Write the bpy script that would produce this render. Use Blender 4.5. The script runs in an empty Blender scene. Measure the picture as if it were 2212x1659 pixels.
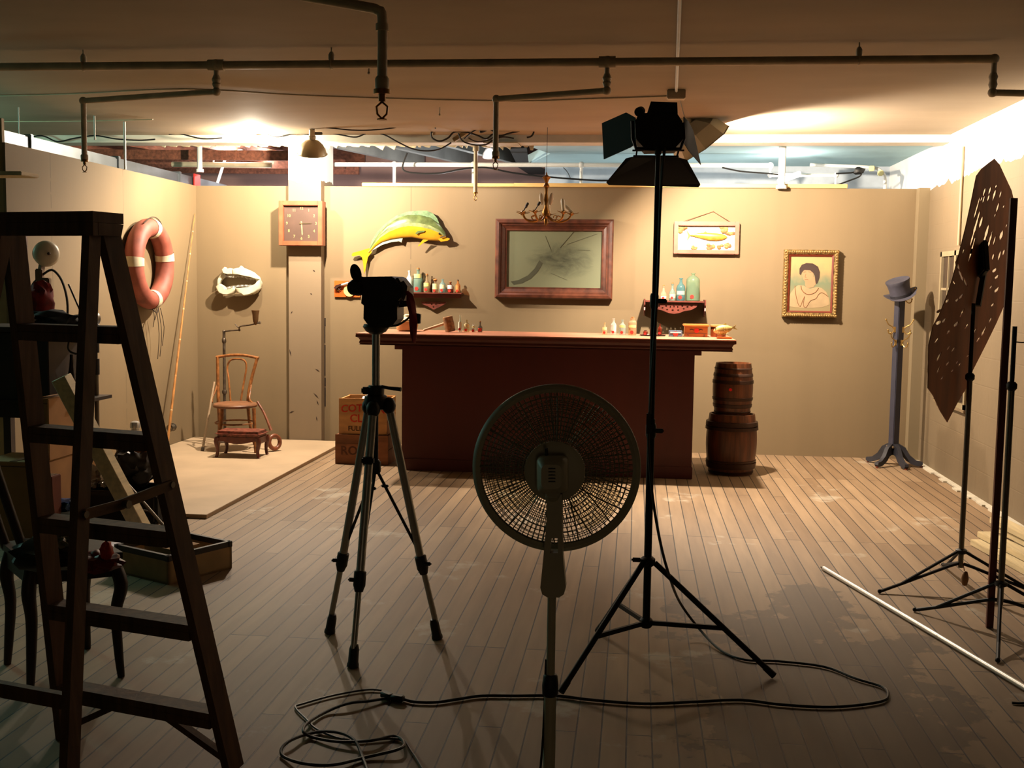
import bpy, bmesh, math, random
from math import sin, cos, pi, radians, sqrt
from mathutils import Vector as V, Matrix, noise
random.seed(7)
C = bpy.context.scene.collection
sc = bpy.context.scene

# ------------------------------------------------------------------ camera
W_, H_ = 2212, 1659
FOC, YAW, PIT, ROL = 2413.1, .1099, .089, .0139
EYE = V((0, 0, 1.54))
fw = V((-sin(YAW)*cos(PIT), cos(YAW)*cos(PIT), -sin(PIT)))
r0 = V((cos(YAW), sin(YAW), 0)); u0 = r0.cross(fw)
rt = r0*cos(ROL)+u0*sin(ROL); up = u0*cos(ROL)-r0*sin(ROL)
cam = bpy.data.cameras.new('camera'); co = bpy.data.objects.new('camera', cam); C.objects.link(co)
m = Matrix.Identity(4)
for i in range(3):
    m[i][0] = rt[i]; m[i][1] = up[i]; m[i][2] = -fw[i]; m[i][3] = EYE[i]
co.matrix_world = m
cam.sensor_width = 36; cam.lens = FOC*36/W_; cam.clip_start = .05
sc.camera = co

def ray(px, py): return fw+rt*((px-W_/2)/FOC)-up*((py-H_/2)/FOC)
def atY(px, py, y):
    d = ray(px, py); return EYE+d*((y-EYE.y)/d.y)
def atX(px, py, x):
    d = ray(px, py); return EYE+d*((x-EYE.x)/d.x)
def atZ(px, py, z=0.0):
    d = ray(px, py); return EYE+d*((z-EYE.z)/d.z)
def atP(px, py, o, n):
    d = ray(px, py); return EYE+d*((V(o)-EYE).dot(V(n))/d.dot(V(n)))
def ppm(y):            # metres per pixel at depth y
    return y/FOC

# ------------------------------------------------------------------ materials
def lin(c):
    c = c/255.0
    return c/12.92 if c <= .04045 else ((c+.055)/1.055)**2.4
def col(r, g, b): return (lin(r), lin(g), lin(b), 1)
def newmat(name):
    mt = bpy.data.materials.new(name); mt.use_nodes = True
    nt = mt.node_tree; nt.nodes.clear()
    out = nt.nodes.new('ShaderNodeOutputMaterial'); b = nt.nodes.new('ShaderNodeBsdfPrincipled')
    nt.links.new(b.outputs[0], out.inputs[0])
    return mt, nt, b, out
def mat(name, rgb, rough=.6, metal=0.0, var=.12, scale=9, bump=0.0, stretch=(1, 1, 1), emit=None, spec=None):
    mt, nt, b, out = newmat(name)
    c = col(*rgb); c2 = tuple(min(1, x*(1-var*2)) for x in c[:3])+(1,)
    tc = nt.nodes.new('ShaderNodeTexCoord'); mp = nt.nodes.new('ShaderNodeMapping')
    mp.inputs['Scale'].default_value = stretch
    nz = nt.nodes.new('ShaderNodeTexNoise'); nz.inputs['Scale'].default_value = scale; nz.inputs['Detail'].default_value = 5
    rp = nt.nodes.new('ShaderNodeValToRGB'); rp.color_ramp.elements[0].position = .3; rp.color_ramp.elements[1].position = .7
    rp.color_ramp.elements[0].color = c2; rp.color_ramp.elements[1].color = c
    L = nt.links.new
    L(tc.outputs['Object'], mp.inputs[0]); L(mp.outputs[0], nz.inputs['Vector']); L(nz.outputs[0], rp.inputs[0]); L(rp.outputs[0], b.inputs['Base Color'])
    b.inputs['Roughness'].default_value = rough; b.inputs['Metallic'].default_value = metal
    if spec is not None: b.inputs['Specular IOR Level'].default_value = spec
    if bump:
        bp = nt.nodes.new('ShaderNodeBump'); bp.inputs['Strength'].default_value = bump; bp.inputs['Distance'].default_value = .01
        L(nz.outputs[0], bp.inputs['Height']); L(bp.outputs[0], b.inputs['Normal'])
    if emit:
        b.inputs['Emission Color'].default_value = col(*emit[0]); b.inputs['Emission Strength'].default_value = emit[1]
    return mt
def wood(name, rgb, rough=.55, axis='Z', var=.3, scale=6):
    st = {'X': (.08, 1, 1), 'Y': (1, .08, 1), 'Z': (1, 1, .08)}[axis]
    return mat(name, rgb, rough, 0, var, scale*6, .15, st)
def glassmat(name, rgb, alpha=.45, rough=.08):
    # thin bottle glass: mostly see-through with glossy skin
    mt, nt, b, out = newmat(name)
    tr = nt.nodes.new('ShaderNodeBsdfTransparent'); tr.inputs[0].default_value = col(*[min(255, int(x*.5+127)) for x in rgb])
    mx = nt.nodes.new('ShaderNodeMixShader'); mx.inputs[0].default_value = alpha
    b.inputs['Base Color'].default_value = col(*rgb); b.inputs['Roughness'].default_value = rough
    b.inputs['Specular IOR Level'].default_value = .8
    nt.links.new(tr.outputs[0], mx.inputs[1]); nt.links.new(b.outputs[0], mx.inputs[2]); nt.links.new(mx.outputs[0], out.inputs[0])
    return mt

# ------------------------------------------------------------------ mesh builder (world coordinates)
def frame_of(axis):
    a = V(axis).normalized(); t = V((0, 0, 1)) if abs(a.z) < .9 else V((1, 0, 0))
    x = t.cross(a).normalized(); y = a.cross(x)
    return x, y, a
def rotm(x, y, z, c):
    m = Matrix.Identity(4)
    for i in range(3):
        m[i][0] = x[i]; m[i][1] = y[i]; m[i][2] = z[i]; m[i][3] = c[i]
    return m
class MB:
    def __init__(s): s.bm = bmesh.new(); s.mi = 0
    def _faces(s, before):
        if s.mi:
            for f in s.bm.faces[before:] if False else [f for f in s.bm.faces if f.index == -1]: f.material_index = s.mi
    def face(s, vs):
        try:
            f = s.bm.faces.new(vs); f.material_index = s.mi; return f
        except ValueError: return None
    def box(s, c, size, R=None, bev=0.0):
        b = bmesh.new(); bmesh.ops.create_cube(b, size=1)
        bmesh.ops.scale(b, vec=V(size), verts=b.verts)
        if bev: bmesh.ops.bevel(b, geom=b.edges[:], offset=min(bev, min(size)*.45), segments=2, affect='EDGES')
        M = (R.to_4x4() if R is not None else Matrix.Identity(4)); M = Matrix.Translation(V(c)) @ M
        s.merge(b, M); return s
    def merge(s, b, M=None):
        mp = {}
        b.verts.ensure_lookup_table()
        for v in b.verts: mp[v] = s.bm.verts.new(M @ v.co if M is not None else v.co)
        for f in b.faces: s.face([mp[v] for v in f.verts])
        b.free()
    def lohi(s, lo, hi, bev=0.0):
        lo = V(lo); hi = V(hi); d = hi-lo
        return s.box((lo+hi)/2, (abs(d.x), abs(d.y), abs(d.z)), None, bev)
    def beam(s, p1, p2, w, h, upv=(0, 0, 1), bev=0.0):
        p1 = V(p1); p2 = V(p2); z = (p2-p1); L = z.length; z.normalize()
        x = V(upv).cross(z)
        if x.length < 1e-4: x = V((1, 0, 0)).cross(z)
        x.normalize(); y = z.cross(x)
        b = bmesh.new(); bmesh.ops.create_cube(b, size=1); bmesh.ops.scale(b, vec=(w, h, L), verts=b.verts)
        if bev: bmesh.ops.bevel(b, geom=b.edges[:], offset=bev, segments=1, affect='EDGES')
        s.merge(b, rotm(x, y, z, (p1+p2)/2)); return s
    def loft(s, rings, cap=True, closed=False, loop=True):
        R = [[s.bm.verts.new(p) for p in r] for r in rings]
        n = len(R[0])
        K = len(R)
        for i in range(K if closed else K-1):
            a = R[i]; b = R[(i+1) % K]
            for j in range(n if loop else n-1):
                s.face([a[j], a[(j+1) % n], b[(j+1) % n], b[j]])
        if cap and not closed and loop:
            s.face(R[0][::-1]); s.face(R[-1])
        return s
    def cyl(s, p1, p2, r1, r2=None, n=14, cap=True):
        r2 = r1 if r2 is None else r2; p1 = V(p1); p2 = V(p2)
        x, y, a = frame_of(p2-p1)
        def ring(c, r): return [c+(x*cos(2*pi*i/n)+y*sin(2*pi*i/n))*r for i in range(n)]
        return s.loft([ring(p1, r1), ring(p2, r2)], cap)
    def lathe(s, prof, o=(0, 0, 0), axis=(0, 0, 1), n=20, cap=True, sx=1.0, sy=1.0):
        x, y, a = frame_of(axis); o = V(o)
        return s.loft([[o+a*h+(x*cos(2*pi*i/n)*sx+y*sin(2*pi*i/n)*sy)*max(r, 1e-4) for i in range(n)] for r, h in prof], cap)
    def tube(s, pts, r, n=8, closed=False, sm=0):
        pts = [V(p) for p in pts]
        if sm: 
            if isinstance(r, (list, tuple)):
                k = len(pts); rr = []
                P2 = spline(pts, sm, closed)
                for i in range(len(P2)):
                    t = i/(len(P2)-1)*(k-1); a = int(min(t, k-2)); rr.append(r[a]*(1-(t-a))+r[a+1]*(t-a))
                pts, r = P2, rr
            else: pts = spline(pts, sm, closed)
        K = len(pts)
        rs = list(r) if isinstance(r, (list, tuple)) else [r]*K
        def tan(i):
            if closed: return (pts[(i+1) % K]-pts[(i-1) % K]).normalized()
            return (pts[min(i+1, K-1)]-pts[max(i-1, 0)]).normalized()
        t = tan(0); x, y, _ = frame_of(t); rings = []
        for i in range(K):
            t2 = tan(i); q = t.rotation_difference(t2); x = q @ x; x = (x-t2*x.dot(t2)).normalized(); t = t2; y = t.cross(x)
            rings.append([pts[i]+(x*cos(2*pi*j/n)+y*sin(2*pi*j/n))*rs[i] for j in range(n)])
        return s.loft(rings, True, closed)
    def torus(s, c, R, r, axis=(0, 0, 1), n=40, k=8, e=1.0):
        x, y, a = frame_of(axis); c = V(c)
        return s.tube([c+x*cos(2*pi*i/n)*R+y*sin(2*pi*i/n)*R*e for i in range(n)], r, k, True)
    def sphere(s, c, r, sc_=(1, 1, 1), n=16, m=10, R=None):
        c = V(c); R = R or Matrix.Identity(3)
        rings = []
        for i in range(m+1):
            th = pi*i/m; rr = max(sin(th), 1e-3)
            rings.append([c+R @ V((r*sc_[0]*rr*cos(2*pi*j/n), r*sc_[1]*rr*sin(2*pi*j/n), -r*sc_[2]*cos(th))) for j in range(n)])
        return s.loft(rings, True)
    def prism(s, pts, d):
        """closed polygon of world points, thickened by vector d"""
        pts = [V(p) for p in pts]; d = V(d)
        a = [s.bm.verts.new(p) for p in pts]; b = [s.bm.verts.new(p+d) for p in pts]; n = len(pts)
        s.face(a[::-1]); s.face(b)
        for i in range(n): s.face([a[i], a[(i+1) % n], b[(i+1) % n], b[i]])
        return s
    def holed(s, outer, holes, d):
        """flat plate with holes; all loops are world points on one plane"""
        b = bmesh.new(); es = []
        for loop in [outer]+holes:
            vs = [b.verts.new(V(p)) for p in loop]
            for i in range(len(vs)): es.append(b.edges.new((vs[i], vs[(i+1) % len(vs)])))
        r = bmesh.ops.triangle_fill(b, use_beauty=True, use_dissolve=False, edges=es)
        fs = [f for f in b.faces]
        ex = bmesh.ops.extrude_face_region(b, geom=fs)
        bmesh.ops.translate(b, vec=V(d), verts=[g for g in ex['geom'] if isinstance(g, bmesh.types.BMVert)])
        s.merge(b)
        return s
    def text(s, body, o, ux, uz, size, depth=.0015, bend=0):
        cu = bpy.data.curves.new('t', 'FONT'); cu.body = body; cu.size = size; cu.align_x = 'CENTER'; cu.align_y = 'CENTER'; cu.extrude = depth; cu.resolution_u = 3
        cu.offset = size*.012
        ob = bpy.data.objects.new('t', cu); C.objects.link(ob)
        dg = bpy.context.evaluated_depsgraph_get(); me = bpy.data.meshes.new_from_object(ob.evaluated_get(dg))
        ux = V(ux).normalized(); uz = V(uz).normalized(); n = ux.cross(uz); M = rotm(ux, uz, n, V(o))
        vs = []
        for v in me.vertices:
            p = v.co.copy()
            if bend: p.y -= bend*p.x*p.x
            vs.append(s.bm.verts.new(M @ p))
        for p in me.polygons: s.face([vs[i] for i in p.vertices])
        bpy.data.objects.remove(ob); bpy.data.curves.remove(cu); bpy.data.meshes.remove(me)
        return s
    def blob(s, c, r, sc_=(1, 1, 1), amp=.2, freq=3, n=3, seed=0, floor=None):
        b = bmesh.new(); bmesh.ops.create_icosphere(b, subdivisions=n, radius=1)
        for v in b.verts:
            k = 1+amp*noise.noise(v.co*freq+V((seed, seed*1.7, 0)))+amp*.5*noise.noise(v.co*freq*2.7+V((seed, 3, 1)))
            v.co = V((v.co.x*sc_[0], v.co.y*sc_[1], v.co.z*sc_[2]))*r*k+V(c)
            if floor is not None and v.co.z < floor: v.co.z = floor+.001
        s.merge(b); return s
    def obj(s, name, mt, parent=None, smooth=True, angle=40):
        me = bpy.data.meshes.new(name)
        bmesh.ops.recalc_face_normals(s.bm, faces=s.bm.faces)
        if parent is not None: s.bm.transform(WM(parent).inverted())
        s.bm.to_mesh(me); s.bm.free()
        for q in (mt if isinstance(mt, (list, tuple)) else [mt]): me.materials.append(q)
        if smooth:
            for p in me.polygons: p.use_smooth = True
            me.set_sharp_from_angle(angle=radians(angle))
        o = bpy.data.objects.new(name, me); C.objects.link(o)
        if parent is not None: o.parent = parent
        return o
def WM(o):
    m = Matrix.LocRotScale(o.location, o.rotation_euler, o.scale)
    return WM(o.parent) @ m if o.parent else m
def spline(pts, k, closed=False):
    out = []; n = len(pts)
    rng = range(n) if closed else range(n-1)
    for i in rng:
        if closed: a, b, c, d = pts[(i-1) % n], pts[i], pts[(i+1) % n], pts[(i+2) % n]
        else: a, b, c, d = pts[max(i-1, 0)], pts[i], pts[i+1], pts[min(i+2, n-1)]
        for j in range(k):
            t = j/k
            out.append(.5*((2*b)+(c-a)*t+(2*a-5*b+4*c-d)*t*t+(3*b-a-3*c+d)*t**3))
    if not closed: out.append(pts[-1])
    return out
def tag(o, label, cat, group=None, kind=None):
    if kind: o['kind'] = kind
    if label: o['label'] = label
    if cat: o['category'] = cat
    if group: o['group'] = group
    return o
def thing(name, label, cat, loc=(0, 0, 0), group=None, kind=None):
    o = bpy.data.objects.new(name, None); C.objects.link(o); o.location = V(loc); o.empty_display_size = .1
    return tag(o, label, cat, group, kind)
def struct(o, label=None, cat=None):
    o['kind'] = 'structure'
    if label: o['label'] = label
    if cat: o['category'] = cat
    return o
def dup(root, delta, label=None, group=None):
    r = root.copy(); C.objects.link(r); r.location = root.location+V(delta)
    if label: r['label'] = label
    if group: r['group'] = group
    for ch in root.children:
        c = ch.copy(); C.objects.link(c); c.parent = r
        for g in ch.children:
            d = g.copy(); C.objects.link(d); d.parent = c
    return r
# ------------------------------------------------------------------ shared materials
BW = 10.44      # back wall plane
LX, RX = -4.23, 2.555
CZ = 2.827
black = mat('black_metal', (24, 20, 18), .6, 0, spec=.3)
blackp = mat('black_plastic', (20, 18, 18), .55)
chrome = mat('brushed_aluminium', (200, 202, 200), .32, .7, .05, 30)
alu = mat('white_aluminium', (225, 222, 215), .35, .5, .05)
darkwood = wood('dark_ladder_wood', (112, 78, 48), .7)
steelm = mat('worn_steel', (120, 112, 100), .4, .8)
whitep = mat('white_paint', (235, 232, 222), .55, 0, .05)
pipem = mat('painted_pipe', (226, 202, 164), .55, 0, .15)
brass = mat('aged_brass', (150, 105, 45), .38, .8, .25, 20)
cableb = mat('black_rubber_cable', (16, 14, 13), .55)
redlab = mat('red_sticker', (225, 40, 25), .6)
creamlab = mat('cream_paper_label', (245, 235, 170), .7)
corkm = mat('cork', (190, 120, 60), .8)
marker = mat('mahogany_stain', (128, 62, 48), .45, 0, .3, 8, .1, (1, 1, .2))

# ------------------------------------------------------------------ wall / floor materials
def wallmat(name, seams, axis, rgb=(135, 114, 83), white_above=None, blocks=False):
    mt, nt, b, out = newmat(name); L = nt.links.new
    tc = nt.nodes.new('ShaderNodeTexCoord'); mp = nt.nodes.new('ShaderNodeMapping'); mp.inputs['Scale'].default_value = (1, 1, .12)
    n1 = nt.nodes.new('ShaderNodeTexNoise'); n1.inputs['Scale'].default_value = 2.2; n1.inputs['Detail'].default_value = 8
    L(tc.outputs['Object'], mp.inputs[0]); L(mp.outputs[0], n1.inputs['Vector'])
    rp = nt.nodes.new('ShaderNodeValToRGB'); rp.color_ramp.elements[0].position = .3; rp.color_ramp.elements[1].position = .72
    c = col(*rgb); rp.color_ramp.elements[0].color = tuple(x*.86 for x in c[:3])+(1,); rp.color_ramp.elements[1].color = c
    L(n1.outputs[0], rp.inputs[0]); cur = rp.outputs[0]
    sp = nt.nodes.new('ShaderNodeSeparateXYZ'); L(tc.outputs['Object'], sp.inputs[0])
    def math(op, a, b_=None):
        n = nt.nodes.new('ShaderNodeMath'); n.operation = op
        for k, v in ((0, a), (1, b_)):
            if v is None: continue
            if isinstance(v, (int, float)): n.inputs[k].default_value = v
            else: L(v, n.inputs[k])
        return n.outputs[0]
    def mix(f, a, bcol):
        n = nt.nodes.new('ShaderNodeMix'); n.data_type = 'RGBA'; L(f, n.inputs[0]); L(a, n.inputs[6])
        if isinstance(bcol, tuple): n.inputs[7].default_value = bcol
        else: L(bcol, n.inputs[7])
        return n.outputs[2]
    ax = sp.outputs[axis]
    nw = nt.nodes.new('ShaderNodeTexNoise'); nw.inputs['Scale'].default_value = 9; L(tc.outputs['Object'], nw.inputs['Vector'])
    for s_ in seams:
        d = math('ABSOLUTE', math('SUBTRACT', ax, s_)); f = math('LESS_THAN', d, .0035)
        f2 = math('MULTIPLY', f, math('GREATER_THAN', nw.outputs[0], .44))
        cur = mix(math('MULTIPLY', f2, .55), cur, tuple(x*.3 for x in c[:3])+(1,))
    if blocks:
        cb = nt.nodes.new('ShaderNodeCombineXYZ'); L(sp.outputs[1], cb.inputs[0]); L(sp.outputs[2], cb.inputs[1])
        br = nt.nodes.new('ShaderNodeTexBrick'); br.inputs['Scale'].default_value = 1; br.inputs['Brick Width'].default_value = .42
        br.inputs['Row Height'].default_value = .21; br.inputs['Mortar Size'].default_value = .006; br.inputs['Mortar Smooth'].default_value = .6
        L(cb.outputs[0], br.inputs[0])
        n3 = nt.nodes.new('ShaderNodeTexNoise'); n3.inputs['Scale'].default_value = 14; n3.inputs['Detail'].default_value = 6; L(tc.outputs['Object'], n3.inputs['Vector'])
        h = math('ADD', math('MULTIPLY', br.outputs['Fac'], -.5), math('MULTIPLY', n3.outputs[0], .5))
        bp = nt.nodes.new('ShaderNodeBump'); bp.inputs['Strength'].default_value = .2; bp.inputs['Distance'].default_value = .012
        L(h, bp.inputs['Height']); L(bp.outputs[0], b.inputs['Normal'])
    if white_above is not None:
        n2 = nt.nodes.new('ShaderNodeTexNoise'); n2.inputs['Scale'].default_value = 3.5; n2.inputs['Detail'].default_value = 7; L(tc.outputs['Object'], n2.inputs['Vector'])
        e = math('ADD', sp.outputs[2], math('MULTIPLY', math('SUBTRACT', n2.outputs[0], .5), .22))
        f = math('GREATER_THAN', e, white_above)
        cur = mix(f, cur, col(236, 234, 226))
    L(cur, b.inputs['Base Color']); b.inputs['Roughness'].default_value = .75
    return mt
def floormat():
    mt, nt, b, out = newmat('worn_floorboards'); L = nt.links.new; N = nt.nodes.new
    tc = N('ShaderNodeTexCoord'); sp = N('ShaderNodeSeparateXYZ'); L(tc.outputs['Object'], sp.inputs[0])
    cb = N('ShaderNodeCombineXYZ'); L(sp.outputs[1], cb.inputs[0]); L(sp.outputs[0], cb.inputs[1])
    br = N('ShaderNodeTexBrick'); L(cb.outputs[0], br.inputs[0])
    br.inputs['Scale'].default_value = 1; br.inputs['Brick Width'].default_value = 2.3; br.inputs['Row Height'].default_value = .0865
    br.inputs['Mortar Size'].default_value = .0032; br.inputs['Mortar Smooth'].default_value = .2; br.inputs['Bias'].default_value = 0
    br.offset = .37; br.offset_frequency = 3
    br.inputs['Color1'].default_value = col(172, 143, 110); br.inputs['Color2'].default_value = col(140, 112, 82); br.inputs['Mortar'].default_value = col(34, 24, 16)
    mp = N('ShaderNodeMapping'); mp.inputs['Scale'].default_value = (5, .5, 1); L(tc.outputs['Object'], mp.inputs[0])
    n1 = N('ShaderNodeTexNoise'); n1.inputs['Scale'].default_value = 3; n1.inputs['Detail'].default_value = 8; L(mp.outputs[0], n1.inputs['Vector'])
    n2 = N('ShaderNodeTexNoise'); n2.inputs['Scale'].default_value = 1.7; n2.inputs['Detail'].default_value = 9; n2.inputs['Roughness'].default_value = .62; L(tc.outputs['Object'], n2.inputs['Vector'])
    def mixc(f, a, bb, mode='MIX'):
        n = N('ShaderNodeMix'); n.data_type = 'RGBA'; n.blend_type = mode
        if isinstance(f, float): n.inputs[0].default_value = f
        else: L(f, n.inputs[0])
        L(a, n.inputs[6])
        if isinstance(bb, tuple): n.inputs[7].default_value = bb
        else: L(bb, n.inputs[7])
        return n.outputs[2]
    def ramp(x, p0, p1, c0=(0, 0, 0, 1), c1=(1, 1, 1, 1)):
        r = N('ShaderNodeValToRGB'); r.color_ramp.elements[0].position = p0; r.color_ramp.elements[1].position = p1
        r.color_ramp.elements[0].color = c0; r.color_ramp.elements[1].color = c1; L(x, r.inputs[0]); return r.outputs[0]
    def mth(op, a, b_):
        n = N('ShaderNodeMath'); n.operation = op
        for k, v in ((0, a), (1, b_)):
            if isinstance(v, (int, float)): n.inputs[k].default_value = v
            else: L(v, n.inputs[k])
        return n.outputs[0]
    c = mixc(1.0, br.outputs['Color'], ramp(n1.outputs[0], .3, .7, (.74, .74, .74, 1), (1, 1, 1, 1)), 'MULTIPLY')
    # pale paint scuffs
    c = mixc(mth('MULTIPLY', ramp(n2.outputs[0], .60, .66), .45), c, col(205, 196, 176))
    # dark spilled stain, an island shaped patch right of the middle
    dx = mth('SUBTRACT', sp.outputs[0], .72); dy = mth('MULTIPLY', mth('SUBTRACT', sp.outputs[1], 4.2), .33)
    d = mth('SQRT', mth('ADD', mth('MULTIPLY', dx, dx), mth('MULTIPLY', dy, dy)), 0.0)
    n4 = N('ShaderNodeTexNoise'); n4.inputs['Scale'].default_value = 2.6; n4.inputs['Detail'].default_value = 9; n4.inputs['Roughness'].default_value = .6; L(tc.outputs['Object'], n4.inputs['Vector'])
    f = ramp(mth('ADD', mth('MULTIPLY', n4.outputs[0], 1.3), mth('MULTIPLY', d, -.8)), .25, .28)
    c = mixc(mth('MULTIPLY', f, .62), c, col(62, 46, 30))
    L(c, b.inputs['Base Color']); b.inputs['Roughness'].default_value = .62
    h = mth('ADD', mth('MULTIPLY', br.outputs['Fac'], -1), mth('MULTIPLY', n1.outputs[0], .15))
    bp = N('ShaderNodeBump'); bp.inputs['Strength'].default_value = .5; bp.inputs['Distance'].default_value = .004; L(h, bp.inputs['Height']); L(bp.outputs[0], b.inputs['Normal'])
    return mt
def slab(name, lo, hi, mt): return struct(MB().lohi(lo, hi).obj(name, mt, None, False))

slab('floor', (-9, -3, -.1), (RX+.1, 15, 0), floormat())
ceilm = mat('plaster_ceiling', (180, 160, 132), .85, 0, .10, 1.4, .3, (.5, 1.1, 1))
slab('ceiling', (-9, -3, CZ), (RX+.1, 9.75, CZ+.12), ceilm)
tanb = wallmat('tan_panel_paint', [-2.13], 0)
tanl = wallmat('tan_panel_paint_left', [8.9, 7.75], 1)
slab('wall_back', (LX-.05, BW, 0), (RX, BW+.06, 2.44), tanb)
slab('wall_left', (LX-.06, 7.17, 0), (LX, BW, 2.44), tanl)
slab('wall_right', (RX, -3, 0), (RX+.12, 15, CZ), wallmat('painted_block', [], 1, (122, 104, 78), 2.44, True))
slab('wall_front', (-9, -3.1, 0), (RX, -3, CZ), mat('brown_wall', (84, 62, 42), .8))
slab('wall_far_left', (-9.1, -3, 0), (-9, 15, CZ), mat('grey_wall', (90, 98, 90), .8))
# corner strip between back wall and right wall
slab('trim_1', (2.462, 10.33, 0), (2.555, BW, 2.44), wallmat('tan_strip_paint', [], 0, (138, 120, 90)))
# wall end next to the left wall, nearer the camera
slab('wall_left_end', (-4.9, 7.17, 0), (LX-.02, 7.2, 2.6), mat('tan_board_end', (168, 140, 98), .7))
# ragged pale strip on the floor at the foot of the right wall
o = MB()
rn = random.Random(3)
ys = [10.33-.14*i for i in range(28)]
for i in range(27):
    w = .03+.05*rn.random()
    o.lohi((RX-w, ys[i+1], 0), (RX, ys[i], .012))
struct(o.obj('floor_strip_right', mat('pale_lip', (225, 214, 190), .8), None, False))
# square pillar half set in the back wall, white above the set paint
pl = atY(624, 700, 10.33); pr = atY(694, 700, 10.33)
slab('pillar', (pl.x, 10.33, 0), (pr.x, 10.75, CZ+.3), wallmat('pillar_paint', [], 0, (136, 116, 90), 2.47, False))
o = MB()                                  # torn paper joints beside the pillar
for X0, seed in ((pl.x-.004, 1), (pr.x+.004, 2)):
    rn = random.Random(seed); z = .02
    while z < 2.4:
        h = .05+.2*rn.random()
        if rn.random() < .75: o.lohi((X0-.004-.006*rn.random(), BW-.004, z), (X0+.004+.006*rn.random(), BW, z+h))
        z += h+.02*rn.random()
struct(o.obj('trim_2', mat('dark_crack', (40, 26, 16), .9), None, False))
o = MB(); rn = random.Random(5)
for (px, py, l, a) in ((686, 800, .05, -.6), (683, 855, .07, -.8), (686, 870, .05, -1.2), (672, 635, .02, -.5), (678, 585, .03, -.6), (684, 905, .05, -1.4), (627, 762, .07, -1.3), (630, 675, .03, 1), (630, 890, .05, .4)):
    p = atY(px, py, 10.328); d = V((cos(a), 0, sin(a)))*l; n = V((-sin(a), 0, cos(a)))*.006
    o.prism([p-d/2, p+n, p+d/2, p-n*.8], (0, .002, 0))
struct(o.obj('trim_3', mat('torn_paint', (52, 34, 20), .9), None, False))

# ceiling edge beam and the space behind the set
slab('beam_1', (-9, 9.75, CZ-.065), (RX, 9.98, CZ+.12), mat('white_beam', (225, 218, 198), .8, 0, .06))
bluem = mat('pale_blue_ceiling', (182, 214, 216), .8, 0, .1, 2, .2)
e1 = atZ(1125, 322, 2.80); e2 = atZ(1170, 402, 2.80)
o = MB(); o.prism([(e1.x, 9.98, 2.80), (RX, 9.98, 2.80), (RX, 12.1, 2.80), (e2.x, 12.1, 2.80), (e1.x+.25, 10.9, 2.80)], (0, 0, .1))
struct(o.obj('ceiling_beyond', bluem, None, False), 'pale blue ceiling beyond the set wall', 'ceiling')
slab('wall_far_back', (-1.0, 12.0, 0), (RX, 12.1, 2.8), mat('pale_blue_wall', (196, 206, 214), .8, 0, .08))
slab('wall_far_back_left', (-9, 12.9, 0), (-1.0, 13.0, 3.8), wallmat('block_wall_dark', [], 1, (128, 100, 92), None, True))
slab('ceiling_upper', (-9, 9.98, 3.55), (-.2, 13.0, 3.65), wood('old_roof_boards', (110, 62, 38), .8, 'X'))
slab('wall_cavity_right', (-.95, 10.0, 2.9), (-.9, 12.9, 3.6), mat('dark_cavity', (84, 88, 86), .9))
slab('wall_cavity_front', (-9, 9.95, 2.94), (-.9, 9.99, 3.6), mat('dark_cavity_front', (60, 50, 40), .9))
# joists
jw = wood('joist_wood', (150, 92, 66), .8, 'Y'); jg = mat('grey_joist', (150, 152, 148), .8, 0, .2, 3)
for i, (x, mm) in enumerate(((-7.6, jw), (-6.9, jw), (-6.2, jw), (-5.5, jw), (-4.8, jw), (-4.1, jw), (-3.4, jg), (-2.8, jg), (-2.2, jg))):
    a = V((x, 10.0, 3.06)); b_ = V((x+.9, 12.85, 3.06))
    tag(MB().beam(a, b_, .07, .36).obj('ceiling_joist', mm, None, False), 'exposed joist seen through the torn ceiling above the set wall', 'joist', 'joists above the torn ceiling')
for i, y in enumerate((11.2, 12.0, 12.6)):
    tag(MB().beam((-8.8, y, 2.84), (-3.2, y+.1, 2.82), .04, .1).obj('cross_batten', jw, None, False), 'reddish wooden batten crossing under the exposed joists', 'batten', 'battens under the joists')
# ragged plaster along the torn edge
o = MB(); rn = random.Random(9); x = -4.4
while x < -.95:
    w = .03+.1*rn.random(); h = .01+.03*rn.random()**2
    o.prism([(x, 9.97, CZ-.06), (x+w, 9.97, CZ-.06), (x+w*.8, 9.98, CZ-.065-h), (x+w*.3, 9.98, CZ-.065-h*rn.random())], (0, .02, 0)); x += w
o.lohi((-1.35, 9.7, CZ-.075), (-1.05, 9.99, CZ-.065))
struct(o.obj('trim_4', mat('torn_plaster', (200, 186, 150), .9, bump=.4, scale=20), None, False))
# dark sheet painting in the darkness of the hole
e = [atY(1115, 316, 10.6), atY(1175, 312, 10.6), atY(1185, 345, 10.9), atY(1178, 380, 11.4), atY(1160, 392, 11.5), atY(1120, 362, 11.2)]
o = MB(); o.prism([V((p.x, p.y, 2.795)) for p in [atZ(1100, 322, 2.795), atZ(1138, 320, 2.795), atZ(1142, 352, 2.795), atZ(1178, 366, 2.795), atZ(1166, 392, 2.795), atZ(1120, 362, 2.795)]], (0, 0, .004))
struct(o.obj('hole_shade', mat('painted_hole_dark', (30, 32, 30), .95), None, False))
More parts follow.
